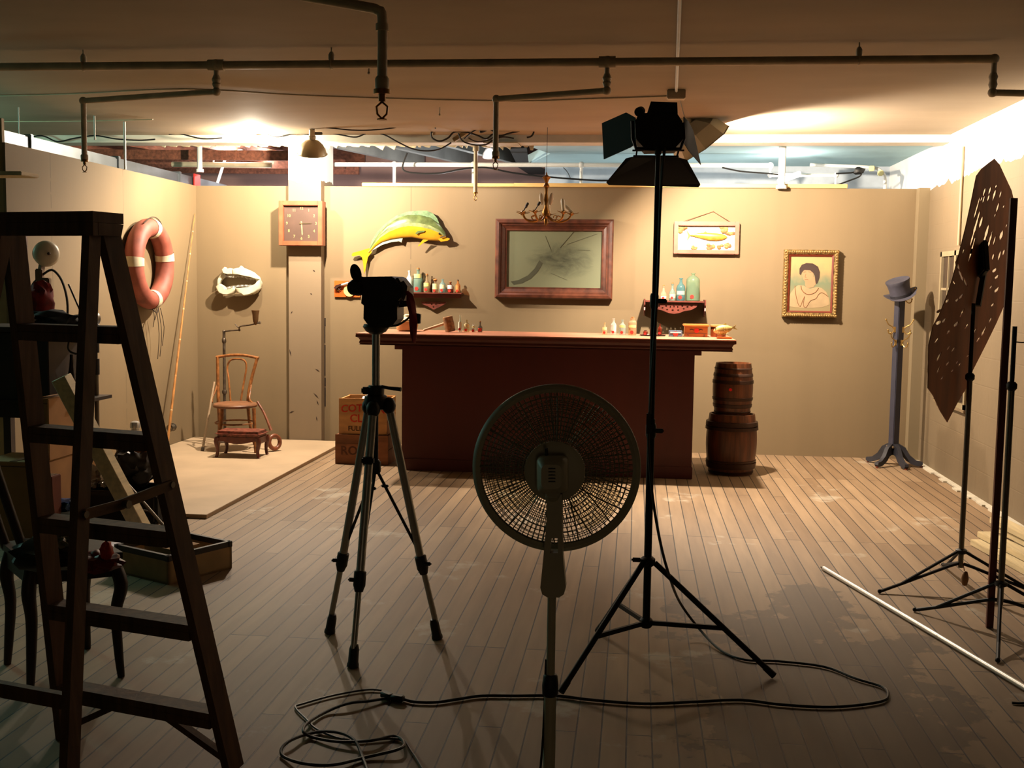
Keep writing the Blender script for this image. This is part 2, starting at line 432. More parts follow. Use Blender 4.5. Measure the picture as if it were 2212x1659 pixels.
# ------------------------------------------------------------------ sprinkler pipes
def head(parent, p, s=1.0):
    """pendent sprinkler head under point p"""
    o = MB(); o.cyl(p, p-V((0, 0, .012*s)), .022*s, .022*s, 12); o.cyl(p-V((0, 0, .012*s)), p-V((0, 0, .03*s)), .009*s)
    q = p-V((0, 0, .03*s))
    o.tube([q, q+V((-.014*s, 0, -.012*s)), q+V((-.012*s, 0, -.03*s)), q+V((0, 0, -.042*s))], .0028*s, 6)
    o.tube([q, q+V((.014*s, 0, -.012*s)), q+V((.012*s, 0, -.03*s)), q+V((0, 0, -.042*s))], .0028*s, 6)
    o.cyl(q-V((0, 0, .042*s)), q-V((0, 0, .045*s)), .013*s, .013*s, 10)
    return o.obj('sprinkler_head', brass, parent)
def fitting(parent, p, r, n='elbow'):
    o = MB(); o.sphere(p, r*1.35, (1, 1, 1), 12, 8); return o.obj(n, pipem, parent)
YP = 6.15
ZP = atY(1855, 130, YP).z
A = atY(-120, 156, YP); B = atY(2147, 138, YP); A.z = B.z = ZP
T = thing('sprinkler_pipe', 'long horizontal sprinkler pipe hung under the ceiling with three dropping branches', 'pipe', ((A+B)/2))
A = V((A.x, YP, ZP)); B = V((B.x, YP, ZP))
R = .0225
M0 = MB().cyl(A, B, R, R, 14).obj('main_pipe', pipem, T)
def branch(tpx, valve, elbow_px, end_px, end_y):
    X0 = atY(tpx, 130, YP).x; t = V((X0, YP, ZP))
    MB().cyl(t-V((.045, 0, 0)), t+V((.045, 0, 0)), R*1.4).sphere(t, R*1.5).obj('tee', pipem, T)
    b = V((X0, YP, atY(tpx, valve, YP).z))
    MB().cyl(t, b, .014).lathe([(.016, 0), (.02, .01), (.024, .02), (.02, .03), (.026, .045), (.02, .06), (.016, .07)], b+V((0, 0, .02))).obj('union_joint', pipem, T)
    fitting(T, b, .018)
    e = atY(elbow_px[0], elbow_px[1], end_y); e.z = b.z
    # branch keeps its level; its far end is where the level plane meets the view of the elbow
    q = atZ(elbow_px[0], elbow_px[1], b.z); q = V((q.x, min(q.y, 8.6), b.z))
    MB().cyl(b, q, .017).obj('branch_pipe', pipem, T); fitting(T, q, .018)
    z2 = atY(end_px[0], end_px[1], q.y).z
    d = V((q.x, q.y, z2)); MB().cyl(q, d, .016).lathe([(.018, 0), (.022, .005), (.022, .025), (.018, .03)], d).obj('drop_pipe', pipem, T)
    head(T, d)
    return q
q1 = branch(467, 198, (180, 218), (178, 345), 6.9)
q2 = branch(1312, 196, (1072, 214), (1069, 338), 6.9)
b = V((B.x, YP, atY(2150, 200, YP).z)); fitting(T, B, .02)
MB().cyl(B, b, .015).lathe([(.016, 0), (.023, .02), (.018, .04), (.024, .06), (.016, .08)], b+V((0, 0, .02))).obj('union_joint', pipem, T)
fitting(T, b, .018); MB().cyl(b, b+V((.38, .06, 0)), .017).obj('branch_pipe', pipem, T)
for px in (180, 716, 1855):
    X0 = atY(px, 130, YP).x
    MB().cyl((X0, YP, ZP+.05), (X0, YP, CZ), .004).lathe([(.012, 0), (.017, .01), (.017, .035), (.008, .05)], (X0, YP, ZP+R*.8)).torus((X0, YP, ZP), R*1.12, .004, (1, 0, 0), 20).obj('pipe_hanger', pipem, T)
# near drop pipe
YD = 4.75
t1 = atY(775, -8, YD); t2 = atY(826, 20, YD); t3 = atY(823, 178, YD)
T = thing('sprinkler_drop', 'thick elbowed sprinkler pipe dropping from the ceiling, nearest the camera', 'pipe', t2)
MB().tube([V((t1.x-.25, YD+.0, t2.z+.06)), V((t2.x-.07, YD, t2.z+.01)), V((t2.x-.02, YD, t2.z-.005)), t2-V((0, 0, .04)), V((t2.x, YD, t3.z))], .021, 14, False, 4).obj('pipe_bend', pipem, T)
MB().lathe([(.026, 0), (.03, .01), (.03, .045), (.023, .055)], (t2.x, YD, t3.z-.03)).obj('coupling', pipem, T)
MB().lathe([(.028, 0), (.028, .03)], (t2.x, YD, t2.z-.09)).obj('coupling', pipem, T)
h = head(T, V((t2.x, YD, t3.z-.03)), 1.7)
# small ceiling nails and stubs
for i, (px, y0, y1, lab) in enumerate(((797, 140, 158, 'short nail hanging from the ceiling left of the thick drop pipe'), (950, 232, 248, 'short bent nail in the ceiling over the cable tangle'), (40, 232, 315, 'thin hanger rod at the far left end of the duct'), (204, 250, 300, 'white hanger stub beside the left drop pipe'))):
    p = atZ(px, y0, CZ); k = V((p.x, p.y, atY(px, y1, p.y).z))
    tag(MB().cyl(p, k, .004 if i != 3 else .007).sphere(k, .009).obj('hanger_rod', whitep if i > 1 else pipem, None), lab, 'rod')
# white conduit hanging rod behind the studio light
p0 = atZ(1470, -40, CZ); 
T = thing('ceiling_conduit', 'thin pale conduit running along the ceiling to a junction box above the studio light', 'conduit', p0)
p1 = atZ(1461, 200, CZ-.02)
MB().cyl(V((p0.x, p0.y, CZ-.012)), V((p1.x, p1.y, CZ-.012)), .009).obj('conduit_tube', whitep, T)
MB().box((p1.x, p1.y+.03, CZ-.03), (.12, .09, .06), None, .006).obj('junction_box', pipem, T)
# long thin cable / conduit across the ceiling
cp = [atZ(px, py, CZ-.008) for px, py in ((-60, 208), (150, 203), (400, 192), (640, 205), (900, 214), (1130, 218), (1250, 214), (1380, 210), (1455, 207))]
tag(MB().tube(cp, .006, 6, False, 4).obj('ceiling_cable', pipem, None), 'thin painted cable run flat along the ceiling behind the big pipe', 'cable')
cp = [atZ(px, py, CZ-.008) for px, py in ((-40, 262), (150, 262), (330, 258))]
tag(MB().tube(cp, .005, 6, False, 4).obj('ceiling_cable', pipem, None), 'short faint cable along the ceiling at far left above the duct', 'cable')

# ------------------------------------------------------------------ white pipes beyond the wall top
def vpipe(px, y0, y1, Y, r, lab, nm='white_pipe', m_=whitep, head_=False):
    a = atY(px, y0, Y); b = atY(px, y1, Y); b = V((a.x, Y, b.z))
    if head_:
        T = thing(nm, lab, 'pipe', a); MB().cyl(a, b, r).lathe([(r*1.5, 0), (r*1.5, .04)], a-V((0, 0, .04))).obj('drop_pipe', m_, T); head(T, b); return T
    return tag(MB().cyl(a, b, r).lathe([(r*1.5, 0), (r*1.5, .03)], b).obj(nm, m_, None), lab, 'pipe')
vpipe(1028, 316, 415, 9.85, .018, 'cream sprinkler drop hanging in front of the wall between mounted fish and picture', 'sprinkler_drop', mat('cream_pipe', (205, 188, 150), .5), True)
vpipe(1691, 312, 408, 10.38, .032, 'thick white vertical pipe standing against the wall top at right', 'white_pipe')
vpipe(431, 310, 372, 11.0, .026, 'white vertical pipe seen through the torn ceiling near the left corner', 'white_pipe')
T = thing('white_pipe', 'long white horizontal pipe above the set wall with short drops', 'pipe', atY(1100, 355, 10.9))
zz = atY(1100, 356, 10.9).z
p = [atY(722, 356, 10.9), atY(1664, 360, 10.9)]
for q in p: q.z = zz
MB().cyl(p[0], p[1], .022).obj('pipe_run', whitep, T)
d1 = V((p[1].x, 10.9, atY(1664, 378, 10.9).z)); d2 = V((atY(1806, 380, 10.9).x, 10.9, d1.z)); d3 = V((d2.x, 10.9, 2.3))
MB().tube([p[1], d1, d2, d3], .018, 10).sphere(p[1], .03).sphere(d1, .024).sphere(d2, .024).obj('pipe_bend', whitep, T)
for px in (852, 1023, 1256):
    q = atY(px, 356, 10.9); MB().cyl((q.x, 10.9, zz), (q.x, 10.9, zz-.32), .016).sphere((q.x, 10.9, zz), .032).obj('drop_pipe', whitep, T)
T = thing('cream_pipe', 'cream horizontal pipe left of the white pillar under the exposed joists', 'pipe', atY(480, 356, 11.4))
a = atY(372, 355, 11.4); b = atY(586, 357, 11.4); MB().cyl(a, b, .028).obj('pipe_run', mat('cream_pipe_paint', (190, 182, 150), .6), T)
MB().cyl(atY(461, 350, 11.4), atY(460, 318, 11.4), .01).obj('pipe_hanger', whitep, T)
tag(MB().cyl(atY(495, 316, 11.8), atY(468, 400, 11.8), .016).obj('leaning_rod', whitep, None), 'thin white rod leaning diagonally in the gap above the wall', 'rod')
T = thing('conduit_bend', 'bent white conduit in the far right corner beyond the wall', 'conduit', atY(1890, 362, 11.2))
MB().tube([atY(1750, 356, 11.2), atY(1800, 358, 11.2), atY(1870, 361, 11.2), atY(1898, 366, 11.2), atY(1911, 384, 11.2), atY(1911, 420, 11.2)], .017, 10, False, 5).obj('conduit_tube', whitep, T)
for px, py in ((1883, 364), (1902, 374)): q = atY(px, py, 11.15); MB().box(q, (.05, .05, .05), None, .008).obj('coupling', creamlab, T)
# wooden rails lying on the wall top
wm = wood('fresh_pine', (238, 196, 120), .6, 'X', .12)
for i, (xa, ya, xb, yb, t) in enumerate(((783, 390, 1112, 401, .032), (1110, 400, 1830, 405, .036))):
    a = atY(xa, ya, BW); b = atY(xb, yb, BW)
    tag(MB().lohi((a.x, BW-.02, 2.441), (b.x, BW+.07, 2.441+t), .003).obj('wall_top_rail', wm, None), ('pale wooden batten lying on the wall top above the mounted fish', 'long pale wooden batten lying on the wall top behind the chandelier')[i], 'batten')

# ------------------------------------------------------------------ metal duct behind the left wall
dm = mat('galvanised_duct', (118, 124, 128), .42, .7, .12, 5)
T = thing('air_duct', 'galvanised sheet metal duct running above the left wall', 'duct', (-4.6, 9, 2.5))
o = MB()
for y0, y1 in ((5.6, 7.9), (7.9, 9.3), (9.3, 10.6), (10.6, 11.9)):
    o.lohi((-4.86, y0+.004, 2.33), (-4.46, y1-.004, 2.575), .01)
o.obj('duct_body', dm, T)
for y in (5.9, 7.9, 9.3, 10.6):
    MB().lohi((-4.875, y-.02, 2.32), (-4.445, y+.02, 2.59), .004).obj('seam_flange', dm, T)
MB().lohi((-4.44, 10.9, 2.34), (-4.43, 11.05, 2.6)).obj('red_tape', redlab, T)
tag(MB().cyl((LX+.01, atX(267, 306, LX).y, 2.44), (LX+.01, atX(267, 306, LX).y, CZ), .010).obj('wall_post', whitep, None), 'pale upright post between left wall top and ceiling', 'post')

# ------------------------------------------------------------------ loose cables along the ceiling edge
def cable(pts, Y, r, lab, cat='cable', nm='hanging_cable', grp=None):
    P = [atY(px, py, Y[i] if isinstance(Y, (list, tuple)) else Y) for i, (px, py) in enumerate(pts)]
    return tag(MB().tube(P, r, 6, False, 5).obj(nm, cableb, None), lab, cat, grp)
CY = 9.68
cable([(-20, 285), (20, 290), (45, 300)], CY, .007, 'black cable end at far left above the duct')
cable([(68, 297), (85, 293), (100, 296), (125, 306), (160, 299), (205, 293), (250, 300), (300, 303), (335, 301)], CY, .007, 'black cable drooping along the ceiling edge over the left duct')
cable([(365, 290), (385, 288), (410, 294), (440, 300), (480, 298)], CY, .007, 'short black cable sagging left of the work lamp on the ceiling edge')
cable([(530, 290), (550, 284), (575, 290), (600, 296), (640, 288), (675, 292)], CY, .007, 'black cable looping up to the clamp lamp from the left')
cable([(684, 273), (720, 277), (760, 281), (800, 281), (850, 276), (890, 264), (915, 261), (935, 266), (941, 278)], 9.3, .006, 'long black lamp cord swagging from the clamp lamp to the cable tangle')
cable([(715, 287), (740, 292), (770, 296), (800, 285), (830, 291), (860, 307), (890, 321), (920, 326), (950, 322), (975, 308)], CY, .007, 'black cable drooping low under the torn plaster edge')
cable([(941, 278), (932, 286), (934, 298), (950, 305), (968, 298), (980, 286), (1000, 284), (1030, 292), (1050, 300), (1065, 290), (1080, 294), (1100, 288), (1130, 281), (1145, 277), (1153, 284), (1148, 294), (1138, 297)], 9.55, .008, 'thick black cable winding through the tangle under the beam')
cable([(990, 288), (1000, 305), (1025, 313), (1050, 312), (1065, 303), (1085, 296), (1110, 299)], 9.5, .007, 'black cable loop hanging lowest in the tangle')
cable([(1003, 300), (1020, 285), (1040, 276), (1060, 280), (1070, 291), (1055, 303), (1030, 306), (1012, 298)], 9.45, .006, 'coiled black cable in the middle of the tangle')
cable([(1135, 280), (1180, 281), (1230, 282), (1290, 284), (1340, 284)], CY, .007, 'black cable running right from the tangle behind the studio light')
cable([(880, 330), (870, 365), (900, 374), (950, 374), (1000, 365), (1050, 362), (1100, 372), (1160, 380), (1230, 386), (1300, 390), (1345, 388)], 10.7, .009, 'black cable strung behind the wall top across the gap')
cable([(1560, 362), (1600, 370), (1650, 374), (1690, 378)], 10.7, .008, 'black cable beyond the wall right of the studio light')
cable([(1806, 375), (1840, 373), (1858, 369), (1858, 380), (1835, 390), (1800, 402), (1770, 408)], 10.8, .008, 'black cable knotted in the far right corner gap')
o = MB().blob(atY(1856, 369, 10.8), .05, (1, .6, .7), .5, 4, 2); tag(o.obj('cable_knot', cableb, None), 'dark bunched cable knot in the far right corner gap', 'cable')
cable([(1217, 362), (1226, 372), (1232, 385)], 10.8, .004, 'thin wire hanging beyond the wall right of the chandelier')
tag(MB().box(atY(1005, 287, 9.6), (.24, .05, .035), Matrix.Rotation(radians(38), 3, 'Y').inverted() if False else Matrix.Rotation(radians(-32), 3, 'Y'), .004).obj('wood_scrap', wood('pale_scrap', (190, 165, 115), .7, 'X'), None), 'short pale wooden stick wedged into the cable tangle', 'stick')
T = thing('power_adapter', 'black plug and socket hanging in the cable tangle', 'plug', atY(1045, 281, 9.5))
MB().beam(atY(1036, 285, 9.5), atY(1053, 278, 9.5), .035, .03, bev=.006).obj('plug_body', blackp, T)
tag(MB().tube([atY(1138, 274, 9.5), atY(1136, 265, 9.5), atY(1100, 270, 9.5), atY(1080, 273, 9.5)], .008, 8).obj('bracket_arm', pipem, None), 'pale bent bracket arm under the beam beside the tangle', 'bracket')
T = vpipe(936, 268, 292, 9.6, .011, 'short pale stub pipe at the beam where the lamp cord bends', 'stub_pipe', pipem)
T = thing('bare_bulb', 'bare lit bulb in a white holder under the beam left of the clamp lamp', 'lamp', atY(548, 288, 9.62))
q = atY(548, 286, 9.62); MB().lathe([(.034, 0), (.034, .02), (.02, .04)], q-V((0, 0, .01)), n=18).obj('bulb_holder', whitep, T)
MB().sphere(q-V((0, 0, .035)), .026).obj('bulb', mat('lit_bare_bulb', (255, 245, 220), .3, 0, 0, emit=((255, 235, 200), 15)), T)
BULB = q-V((0, 0.06, .06))
# ------------------------------------------------------------------ lamps
lampm = mat('spun_aluminium', (196, 176, 138), .38, .5, .05, 8)
lampin = mat('lamp_inside', (240, 240, 235), .3, .3)
bulbm = mat('lit_bulb', (255, 240, 210), .3, 0, 0, emit=((255, 225, 170), 12))
def light(kind, name, loc, energy, color, size=.1, direction=None, **k):
    d = bpy.data.lights.new(name, kind); d.energy = energy; d.color = color
    if kind == 'AREA':
        d.shape = 'DISK'; d.size = size
        for a, v in k.items(): setattr(d, a, v)
    else: d.shadow_soft_size = size
    o = bpy.data.objects.new(name, d); C.objects.link(o); o.location = loc
    if direction is not None: o.rotation_euler = V(direction).to_track_quat('-Z', 'Y').to_euler()
    return o
WARM = (1.0, .84, .665)
# clamp lamp
c1 = atY(674, 300, 9.38)
ax = V((-.10, .36, -.92)).normalized()             # opening faces wall and floor
T = thing('clamp_lamp', 'round metal clamp lamp with dome reflector hanging before the white pillar', 'lamp', c1)
dome = [(.022, 0), (.03, .008), (.062, .022), (.094, .052), (.114, .088), (.124, .125), (.131, .128), (.128, .131), (.118, .126), (.108, .09), (.088, .056), (.058, .03), (.02, .014)]
Ld = c1
MB().lathe(dome, Ld, ax, 32).obj('reflector', lampm, T)
MB().lathe([(.012, -.085), (.024, -.08), (.026, -.03), (.032, -.025), (.032, .0), (.02, .006)], Ld, ax, 16).obj('socket', pipem, T)
MB().tube([Ld-ax*.08, Ld-ax*.1+V((0, 0, .01)), Ld+V((.02, 0, .13)), Ld+V((-.02, 0, .135)), Ld+V((-.03, -.01, .12))], .004, 6).box(Ld-ax*.03+V((.055, 0, .015)), (.07, .02, .025), None, .004).obj('spring_clamp', steelm, T)
MB().sphere(Ld+ax*.045, .022).obj('bulb', bulbm, T)
light('POINT', 'clamp_lamp_light', Ld+ax*.118, 350, WARM, .03)
# hooded fixture right: faceted hood hung from the ceiling
c2 = atY(1500, 290, 8.9)
n2 = V((.60, .25, -.76)).normalized()
T = thing('hooded_floodlight', 'pale faceted metal floodlight hood hung on a wire behind the studio light', 'lamp', c2)
hx = V((1, -.35, 0)).normalized(); hy = n2.cross(hx).normalized(); hx = hy.cross(n2)
def oct_ring(c, rx, ry): return [c+hx*rx*cos(2*pi*(i+.5)/8)+hy*ry*sin(2*pi*(i+.5)/8) for i in range(8)]
o = MB(); hm = mat('cream_enamel', (228, 210, 172), .5, .1, .06)
cc = c2-n2*.10
o.loft([oct_ring(cc, .10, .09), oct_ring(cc+n2*.08, .2, .17), oct_ring(cc+n2*.2, .25, .21), oct_ring(cc+n2*.205, .26, .22), oct_ring(cc+n2*.2, .24, .2), oct_ring(cc+n2*.09, .19, .16), oct_ring(cc+n2*.02, .09, .08)])
o.obj('hood', hm, T, True, 20)
MB().cyl(cc-n2*.1, cc, .05, .07).obj('ballast', hm, T)
MB().cyl(atZ(1462, 190, CZ), cc-n2*.02, .003).obj('hanging_wire', steelm, T)
MB().sphere(cc+n2*.06, .035).obj('bulb', bulbm, T)
light('POINT', 'floodlight_light', cc+n2*.135, 620, WARM, .04)
l = light('SPOT', 'floodlight_boost', cc+n2*.16, 650, WARM, .05, (1, -.06, .30)); l.data.spot_size = radians(110); l.data.spot_blend = 1  # extra spot added at the hood to brighten ceiling and right wall
light('POINT', 'bare_bulb_light', BULB, 110, (1, .88, .68), .025)
# small lamps in the hole
for i, (px, py, Y, lab) in enumerate(((520, 330, 11.6, 'small lit reflector lamp on a joist, left one of the two in the gap'), (588, 342, 12.2, 'small lit reflector lamp on a joist, nearer the white pillar'), (1058, 328, 10.3, 'bare lit bulb behind the torn plaster right of the cables'))):
    p = atY(px, py, Y); T = thing('reflector_lamp', lab, 'lamp', p)
    MB().lathe([(.02, 0), (.045, .02), (.07, .06), (.075, .09), (.07, .088), (.04, .03)], p+V((0, 0, .04)), (.1, -.2, -1)).obj('reflector', chrome, T)
    MB().sphere(p-V((0, 0, .03)), .03).obj('bulb', mat('lit_bulb_cool', (255, 250, 250), .3, 0, 0, emit=((255, 245, 255), 18)), T)
    light('POINT', 'gap_lamp_light', p-V((0, .12, .02)), (45, 40, 9)[i], (1, .93, .93), .05)
p = atY(1692, 386, 11.0); T = thing('strip_lamp', 'bright white work light glaring beyond the wall top at right', 'lamp', p)
MB().beam(p-V((.05, 0, .03)), p+V((.16, 0, .05)), .08, .05, bev=.01).obj('lamp_body', mat('glowing_lamp', (255, 255, 255), .3, 0, 0, emit=((255, 250, 240), 6)), T)
light('POINT', 'far_work_light', p+V((0, -.12, -.02)), 20, (1, .97, .92), .08)
light('POINT', 'far_room_fill', (0.6, 11.2, 1.6), 34, (.9, .97, 1), .4)  # unseen point light added to brighten the pale blue ceiling
light('POINT', 'cavity_fill', (-4.0, 11.9, 2.1), 45, (1, .92, .95), .15)  # unseen fill added to brighten the far wall behind the torn ceiling
light('POINT', 'cavity_fill', (-1.9, 11.6, 2.2), 30, (.92, .96, 1), .15)  # second unseen fill, added for the middle of the gap
# cool light in the left neighbouring room (tube fixture out of view)
T = thing('tube_light', 'cool fluorescent tube fixture in the room left of the set', 'lamp', (-6.9, 6.2, 2.72))
MB().lohi((-7.0, 5.5, 2.74), (-6.8, 6.9, 2.82), .01).obj('housing', whitep, T)
MB().cyl((-6.9, 5.55, 2.71), (-6.9, 6.85, 2.71), .018).obj('tube', mat('lit_tube', (200, 255, 235), .3, 0, 0, emit=((190, 255, 225), 10)), T)
l = light('POINT', 'tube_glow', (-6.3, 7.4, 2.35), 80, (.45, 1, .85), .2)
light('POINT', 'tube_glow_near', (-5.4, 3.2, 2.5), 3, (.4, 1, .85), .3)
# weak warm ambient, then an unseen fill light added behind the camera
wd = bpy.data.worlds.new('world'); sc.world = wd; wd.use_nodes = True
wd.node_tree.nodes['Background'].inputs[0].default_value = (1, .72, .45, 1); wd.node_tree.nodes['Background'].inputs[1].default_value = .008
light('POINT', 'room_fill', (.5, -2.6, 1.1), 12, (1, .74, .46), .3)  # added fill for surfaces that face the camera
sc.view_settings.view_transform = 'Standard'; sc.view_settings.look = 'None'; sc.view_settings.gamma = 1; sc.view_settings.exposure = 0.05
sc.cycles.max_bounces = 8; sc.cycles.diffuse_bounces = 1; sc.cycles.transparent_max_bounces = 24; sc.cycles.sample_clamp_indirect = 3
sc.cycles.use_denoising = True
# ------------------------------------------------------------------ platform sheet
PT = .028
a = atZ(452, 1112, PT); bq = atZ(724, 962, PT)
X1 = (a.x+bq.x)/2
tag(MB().lohi((LX+.005, a.y, 0.001), (X1, BW-.12, PT), .002).obj('plywood_platform', mat('tan_plywood', (200, 172, 138), .6, 0, .1, 2.5, .05), None), 'tan painted plywood sheet lying on the floor in the left corner under the chair', 'platform')
WY = BW-.001    # wall face

# ------------------------------------------------------------------ bar counter
cf = 8.98
xl = atY(868, 900, cf).x; xr = atY(1497, 900, cf).x
T = thing('bar_counter', 'dark red wooden bar counter with moulded overhanging top', 'counter', ((xl+xr)/2, 9.1, 0))
redm = mat('oxblood_paint', (88, 28, 20), .5, 0, .12, 5, .05, (1, 1, .2))
redt = mat('brown_red_top', (190, 124, 96), .45, 0, .15, 6)
MB().lohi((xl, cf, 0.001), (xr, 9.5, 1.01), .004).obj('front_panel', redm, T)
MB().lohi((xl-.006, cf-.012, 0.001), (xr+.006, cf, .1), .004).obj('kick_board', redm, T)
fy = 8.76; tl = atY(768, 722, fy).x; tr = atY(1591, 738, fy).x; zt = 1.121
# moulded edge: stepped cove profile swept round front and sides
prof = [(0, 0), (0, -.018), (.018, -.024), (.03, -.045), (.022, -.062), (.03, -.075), (.02, -.08)]
rings = []
for off, dz in prof+[(.05, -.08)]:
    rings.append([V((tl+off, 9.62, zt+dz)), V((tl+off, fy+off, zt+dz)), V((tr-off, fy+off, zt+dz)), V((tr-off, 9.62, zt+dz))])
MB().loft(rings, True).obj('moulding', mat('dark_red_moulding', (98, 44, 32), .5), T, True, 20)
MB().lohi((tl, fy, zt), (tr, 9.62, zt+.012), .003).obj('bar_top', redt, T)
MB().lohi((xl-.05, cf-.06, 1.0), (xr+.05, 9.6, 1.045)).obj('under_frame', redm, T)
BT = zt+.012

# ------------------------------------------------------------------ bottles
def sticker(o, p, r=.013):       # round red dot facing the room
    o.cyl(p, p-V((0, .0016, 0)), r, r, 16)
def bottle(px, base_py, top_py, w_px, Y, style, gcol, label_=None, dot=True, stopper=None, desc='', grp=None, zbase=None):
    base = atY(px, base_py, Y); 
    if zbase is not None: base.z = zbase
    h = atY(px, top_py, Y).z-base.z; r = w_px*ppm(Y)/2
    T = thing('glass_bottle', desc, 'bottle', base, grp)
    g = glassmat('bottle_glass', gcol, {'opaque': 1, 'dark': .8}.get(style if style in ('opaque',) else ('dark' if sum(gcol) < 260 else 'x'), .34))
    sh = {'round': [(r*.9, 0), (r, .01), (r, .55*h), (r*.85, .66*h), (r*.42, .76*h), (r*.32, .84*h), (r*.3, .95*h), (r*.42, .955*h), (r*.42, h)],
          'jug': [(r*.92, 0), (r, .02*h), (r, .7*h), (r*.93, .79*h), (r*.6, .87*h), (r*.26, .91*h), (r*.24, .96*h), (r*.33, .965*h), (r*.33, h)],
          'slim': [(r*.9, 0), (r, .01), (r, .45*h), (r*.8, .55*h), (r*.4, .66*h), (r*.3, .9*h), (r*.42, .93*h), (r*.42, h)],
          'jar': [(r*.9, 0), (r, .01), (r, .7*h), (r*.85, .8*h), (r*.6, .85*h), (r*.6, h)],
          'cone': [(r*.95, 0), (r, .02*h), (r*.97, .35*h), (r*.6, .6*h), (r*.3, .78*h), (r*.28, .93*h), (r*.4, .94*h), (r*.4, h)]}[style if style != 'opaque' else 'round']
    MB().lathe(sh, base+V((0, 0, .001)), n=20).obj('glass_body', g, T)
    if label_:
        z0, z1, rgb = label_
        n = 10; o = MB(); a0 = -.95
        ri = [[base+V((sin(t)*(r*1.02), -cos(t)*(r*1.02), h*z)) for z in (z0, z1)] for t in [a0+1.9*i/n for i in range(n+1)]]
        for i in range(n):
            vs = [o.bm.verts.new(p) for p in (ri[i][0], ri[i+1][0], ri[i+1][1], ri[i][1])]; o.face(vs)
        o.obj('paper_label', mat('paper_label', rgb, .7), T)
    if dot:
        o = MB(); sticker(o, base+V((-.15*r, -r*1.03, h*.14+.004)), min(.018, max(.011, r*.42))); o.obj('red_dot', redlab, T)
    if stopper:
        MB().lathe([(r*.26, h*.97), (r*.3, h*1.0), (r*.34, h*1.03), (r*.3, h*1.07)] if stopper != 'big' else [(r*.3, h*.95), (r*.3, h), (r*.5, h*1.04), (r*.72, h*1.13), (r*.5, h*1.22), (r*.1, h*1.25)], base, n=14).obj('stopper', corkm if stopper != 'dark' else cableb, T)
    return T
# ------------------------------------------------------------------ left shelf
sh = thing('wall_shelf', 'plain wooden wall shelf with carved bracket above the left end of the bar', 'shelf', atY(950, 635, 10.3))
SY0, SY1 = 10.335, WY
a = atY(884, 632, SY0); b = atY(997, 632, SY0); SZ = atY(940, 632, SY0).z
MB().lohi((a.x-.04, SY0, SZ-.012), (b.x, SY1, SZ), .002).obj('shelf_board', marker, sh)
MB().lohi((a.x-.02, SY0+.03, SZ-.05), (b.x-.02, SY1, SZ-.012), .002).obj('under_rail', marker, sh)
cx = atY(938, 660, WY).x; zt_ = SZ-.05
def X_(px): return atY(px, 655, WY).x
def Z_(py): return atY(938, py, WY).z
outer = [(X_(911), WY, Z_(652)), (X_(965), WY, Z_(652)), (X_(963), WY, Z_(656)), (X_(952), WY, Z_(662)), (X_(938), WY, Z_(669)), (X_(924), WY, Z_(661)), (X_(913), WY, Z_(657))]
def dia(x, z, w, h): return [(x-w, WY, z), (x, WY, z+h), (x+w, WY, z), (x, WY, z-h)]
MB().holed([V(p)-V((0, .03, 0)) for p in outer], [[V(p)-V((0, .03, 0)) for p in dia(X_(q), Z_(w), .012, .008)] for q, w in ((926, 655), (934, 657), (943, 657), (951, 655), (938, 663))], (0, .012, 0)).obj('carved_bracket', marker, sh)
by = 10.385; GL = 'bottles on the left wall shelf'
for a in ((884, 585, 14, 'opaque', (245, 245, 232), None, None, 'opaque white bottle with red dot, leftmost on the left wall shelf'),
          (903, 582, 20, 'round', (165, 200, 185), (.62, .8, (245, 240, 150)), 'cork', 'large pale green bottle with yellow label, tallest on the left wall shelf'),
          (922, 594, 15, 'slim', (205, 180, 140), (.35, .55, (245, 240, 140)), 'cork', 'clear brownish bottle with yellow label beside the large green bottle'),
          (940, 608, 13, 'slim', (200, 170, 140), (.3, .8, (245, 240, 170)), 'big', 'small bottle with round orange stopper on the left wall shelf'),
          (956, 603, 14, 'round', (170, 205, 205), (.3, .6, (240, 240, 190)), None, 'pale blue clear bottle with cream label on the left wall shelf'),
          (973, 610, 14, 'round', (110, 50, 30), (.38, .75, (250, 245, 235)), 'cork', 'squat brown bottle with white octagonal label on the left wall shelf'),
          (989, 606, 11, 'round', (225, 150, 80), (.1, .6, (235, 150, 80)), 'dark', 'small orange filled bottle with dark stopper, rightmost on the left wall shelf')):
    px, ty, w, st, g, lb, stp, d = a; bottle(px, 630, ty, w, by-(.012 if px in (940, 973) else 0), st, g, lb, True, stp, d, GL, SZ)
bottle(913, 630, 591, 7, 10.42, 'slim', (60, 35, 20), None, False, None, 'narrow dark bottle half hidden behind the clear brownish bottle', GL, SZ)
bottle(933, 630, 597, 7, 10.42, 'slim', (60, 35, 20), None, False, None, 'narrow dark bottle half hidden behind the orange stopper bottle', GL, SZ)
# ------------------------------------------------------------------ right shelf
sh = thing('fretwork_shelf', 'red wooden wall shelf with fretwork apron and scalloped side brackets', 'shelf', atY(1457, 655, 10.3))
SY0 = 10.2
SZ2 = atY(1457, 650, SY0).z; a = atY(1392, 650, SY0); b = atY(1524, 652, SY0)
MB().lohi((a.x+.01, SY0, SZ2-.014), (b.x-.01, WY, SZ2), .002).obj('shelf_board', marker, sh)
for px, s in ((1391, 1), (1525, -1)):
    x = atY(px, 660, SY0).x; z0 = SZ2+.012
    pr_ = [(SY0-.005, z0), (SY0-.005, z0-.05), (SY0+.02, z0-.07), (SY0+.005, z0-.1), (SY0+.03, z0-.13), (SY0+.08, z0-.15), (SY0+.12, z0-.14), (SY0+.16, z0-.155), (WY, z0-.15), (WY, z0)]
    MB().prism([V((x, y, z)) for y, z in pr_], (.012*s, 0, 0)).obj('side_bracket', marker, sh)
YA = SY0+.03
